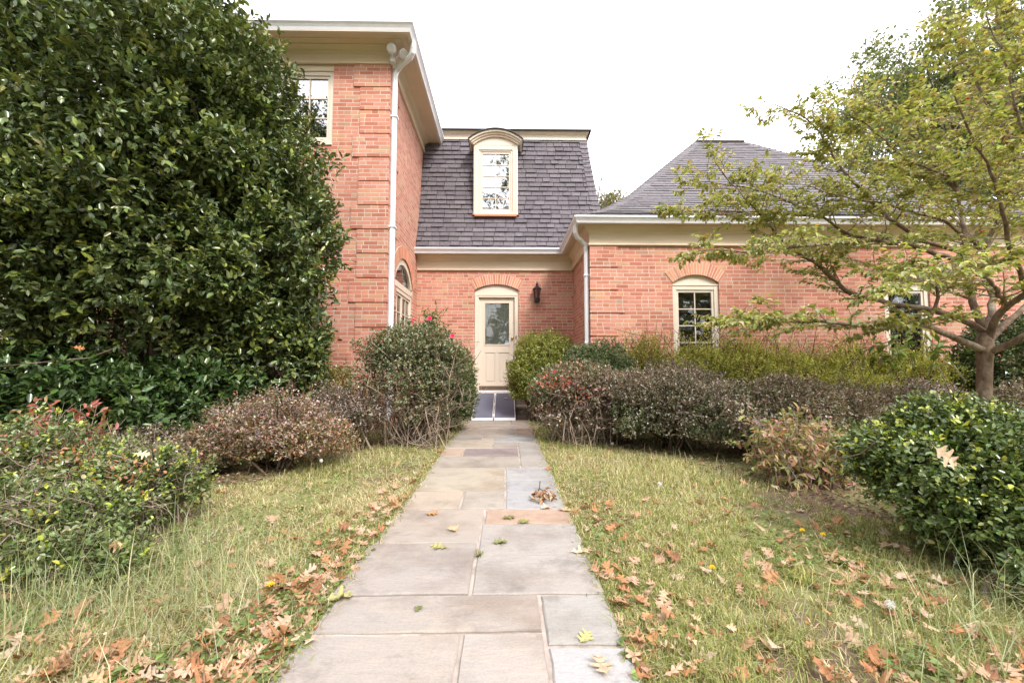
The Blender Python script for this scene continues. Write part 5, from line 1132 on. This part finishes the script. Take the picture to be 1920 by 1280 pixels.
for x, y in zip(XX, YY):
    v, f = oak_leaf(ra.randrange(60), .075 * ra.uniform(.45, 1.1)); a = ra.uniform(0, 6.28); ca, sa = math.cos(a), math.sin(a); tx, ty = ra.gauss(0, .35), ra.gauss(0, .35); z0 = ra.uniform(.0, .03); b = len(V)
    V += [(x + ca * p[0] - sa * p[1], y + sa * p[0] + ca * p[1], z0 + p[2] + tx * p[0] + ty * p[1]) for p in v]; Fc += [[b + k for k in q] for q in f]; Cc += [ra.choice(DRY)] * len(f)
m = MB(); m.v, m.f, m.c = V, Fc, Cc; tag(m.build('leaf_litter', M['dry'], smooth=True, fix=False), kind='stuff')

# ================================================================== SMALL THINGS
t = thing('dead_twig', 'forked dead twig with curled brown leaves lying on the blue slab of the path', 'twig', (.27, 3.12, .016))
m = MB(); Z = .02; m.tube([(.275, 3.36, .07), (.262, 3.27, .05), (.25, 3.20, .03), (.20, 3.12, .03)], [.005, .005, .004, .002], 5); m.tube([(.258, 3.26, .05), (.285, 3.18, .045), (.32, 3.09, .03), (.37, 3.04, .025)], [.004, .004, .003, .002], 5); m.build('stem', M['stem'], t)
n = 46; r = np.random.default_rng(4); P = np.stack([r.uniform(.185, .36, n), r.uniform(3.02, 3.17, n), r.uniform(.02, .075, n)], 1); P[:, 2] *= 1 - .4 * (P[:, 0] > .31)
Ls = r.uniform(.03, .055, n); leaves('curled_leaves', P, r.normal(size=(n, 3)) * (1, 1, .5) - (0, .3, .4), r.normal(0, .8, (n, 3)) + (0, 0, .5), Ls, Ls * .5, pick([(c, 1) for c in DRY[:4]], n, r), M['dry'], t, fold=.5, droop=.5)
t = thing('joint_weed', 'tiny green weed sprouting from the mortar joint of the path', 'weed', (-.137, 2.19, .01)); n = 26
leaves('foliage', np.tile([-.137, 2.19, .008], (n, 1)) + r.normal(0, .006, (n, 3)) * (1, 1, 0), r.normal(size=(n, 3)) + (0, 0, .8), r.normal(size=(n, 3)), r.uniform(.015, .04, n), np.full(n, .006), pick([((.2, .24, .07), 1)], n, r), M['leaf'], t)
for lab, (x, y), hgt in (('fluffy dandelion seed head left of the path by the pinkish barberry, front one', (-1.71, 3.95), .11), ('fluffy dandelion seed head left of the path by the barberry, rear one', (-1.80, 4.33), .14), ('left dandelion seed head of two below the bare stemmed rose bush', (1.40, 5.55), .17), ('right dandelion seed head of two below the bare stemmed rose bush', (1.45, 5.4), .14), ('low seed head in front of the rose bush twins', (1.30, 5.1), .05), ('white seed head in the thin grass right of the path', (1.17, 3.2), .09), ('single white seed head in the lower right grass', (1.5, 1.66), .05)):
    t = thing('dandelion_clock', lab, 'dandelion', (x, y, 0)); m = MB(); m.tube([(x + .01, y, 0), (x, y, hgt)], .002, 4); m.build('stalk', M['green'], t)
    d = unit(r.normal(size=(90, 3))); m = MB()
    for q in d: m.tube([(x, y, hgt), (x + q[0] * .017, y + q[1] * .017, hgt + q[2] * .017)], [.0006, .0014], 3, cap=False)
    m.lathe([(0, hgt - .010), (.009, hgt - .006), (.011, hgt), (.009, hgt + .006), (0, hgt + .010)], x, y, 10); m.build('seed_head', M['fluff'], t, fix=False)
for lab, (x, y) in (('yellow dandelion flower in the grass left of the path', (-1.0, 1.85)), ('yellow dandelion flower right of the path, nearest the slabs', (.956, 1.97)), ('yellow dandelion flower under the right boxwood, left of a pair', (1.686, 2.4)), ('yellow dandelion flower under the right boxwood, right of a pair', (1.76, 2.34))):
    t = thing('dandelion_flower', lab, 'dandelion', (x, y, 0)); m = MB(); m.tube([(x, y + .01, 0), (x, y, .045)], .002, 4); m.build('stalk', M['green'], t); m = MB()
    for k in range(26): a = k * 2.4; q = .006 + .011 * (k / 26); m.tube([(x, y, .045), (x + q * math.cos(a), y + q * math.sin(a), .06 - .011 * (k / 26))], [.002, .0022], 3)
    m.build('petals', M['yellow'], t, fix=False)

# ================================================================== LIGHT
SUN = Vector((.38, -.64, .74)).normalized()
sd = bpy.data.lights.new('sun', 'SUN'); so = bpy.data.objects.new('sun', sd); COL.objects.link(so); so.location = (6, -8, 14)
so.rotation_euler = SUN.to_track_quat('Z', 'Y').to_euler(); sd.energy = 1.8; sd.angle = math.radians(16); sd.color = (1, .95, .87)
w = bpy.data.worlds.new('World'); scene.world = w; w.use_nodes = True; nt = w.node_tree; nt.nodes.clear(); q = N(nt)
sky = q('ShaderNodeTexSky', sky_type='NISHITA', sun_disc=False, sun_elevation=math.asin(SUN.z), sun_rotation=math.atan2(SUN.x, SUN.y), dust_density=4.0, air_density=1.0)
hs = q('ShaderNodeHueSaturation', ins={'Saturation': .25, 'Color': sky.outputs[0]})
cloud = q.mix(.78, hs.outputs[0], (11.6, 11.4, 11.9), 'MIX')          # an even overcast in front of the blue
bg = q('ShaderNodeBackground', ins={0: cloud, 1: .12}); o = q('ShaderNodeOutputWorld'); nt.links.new(bg.outputs[0], o.inputs[0])
vs = scene.view_settings; scene.display_settings.display_device = 'sRGB'; vs.view_transform = 'Standard'; vs.look = 'None'; vs.gamma = 1; vs.use_curve_mapping = False; vs.exposure = 1.22
scene.render.engine = 'CYCLES'; cy = scene.cycles; cy.max_bounces = 6; cy.diffuse_bounces = 3; cy.glossy_bounces = 3; cy.transmission_bounces = 4; cy.transparent_max_bounces = 12; cy.use_denoising = True; cy.caustics_reflective = False; cy.caustics_refractive = False
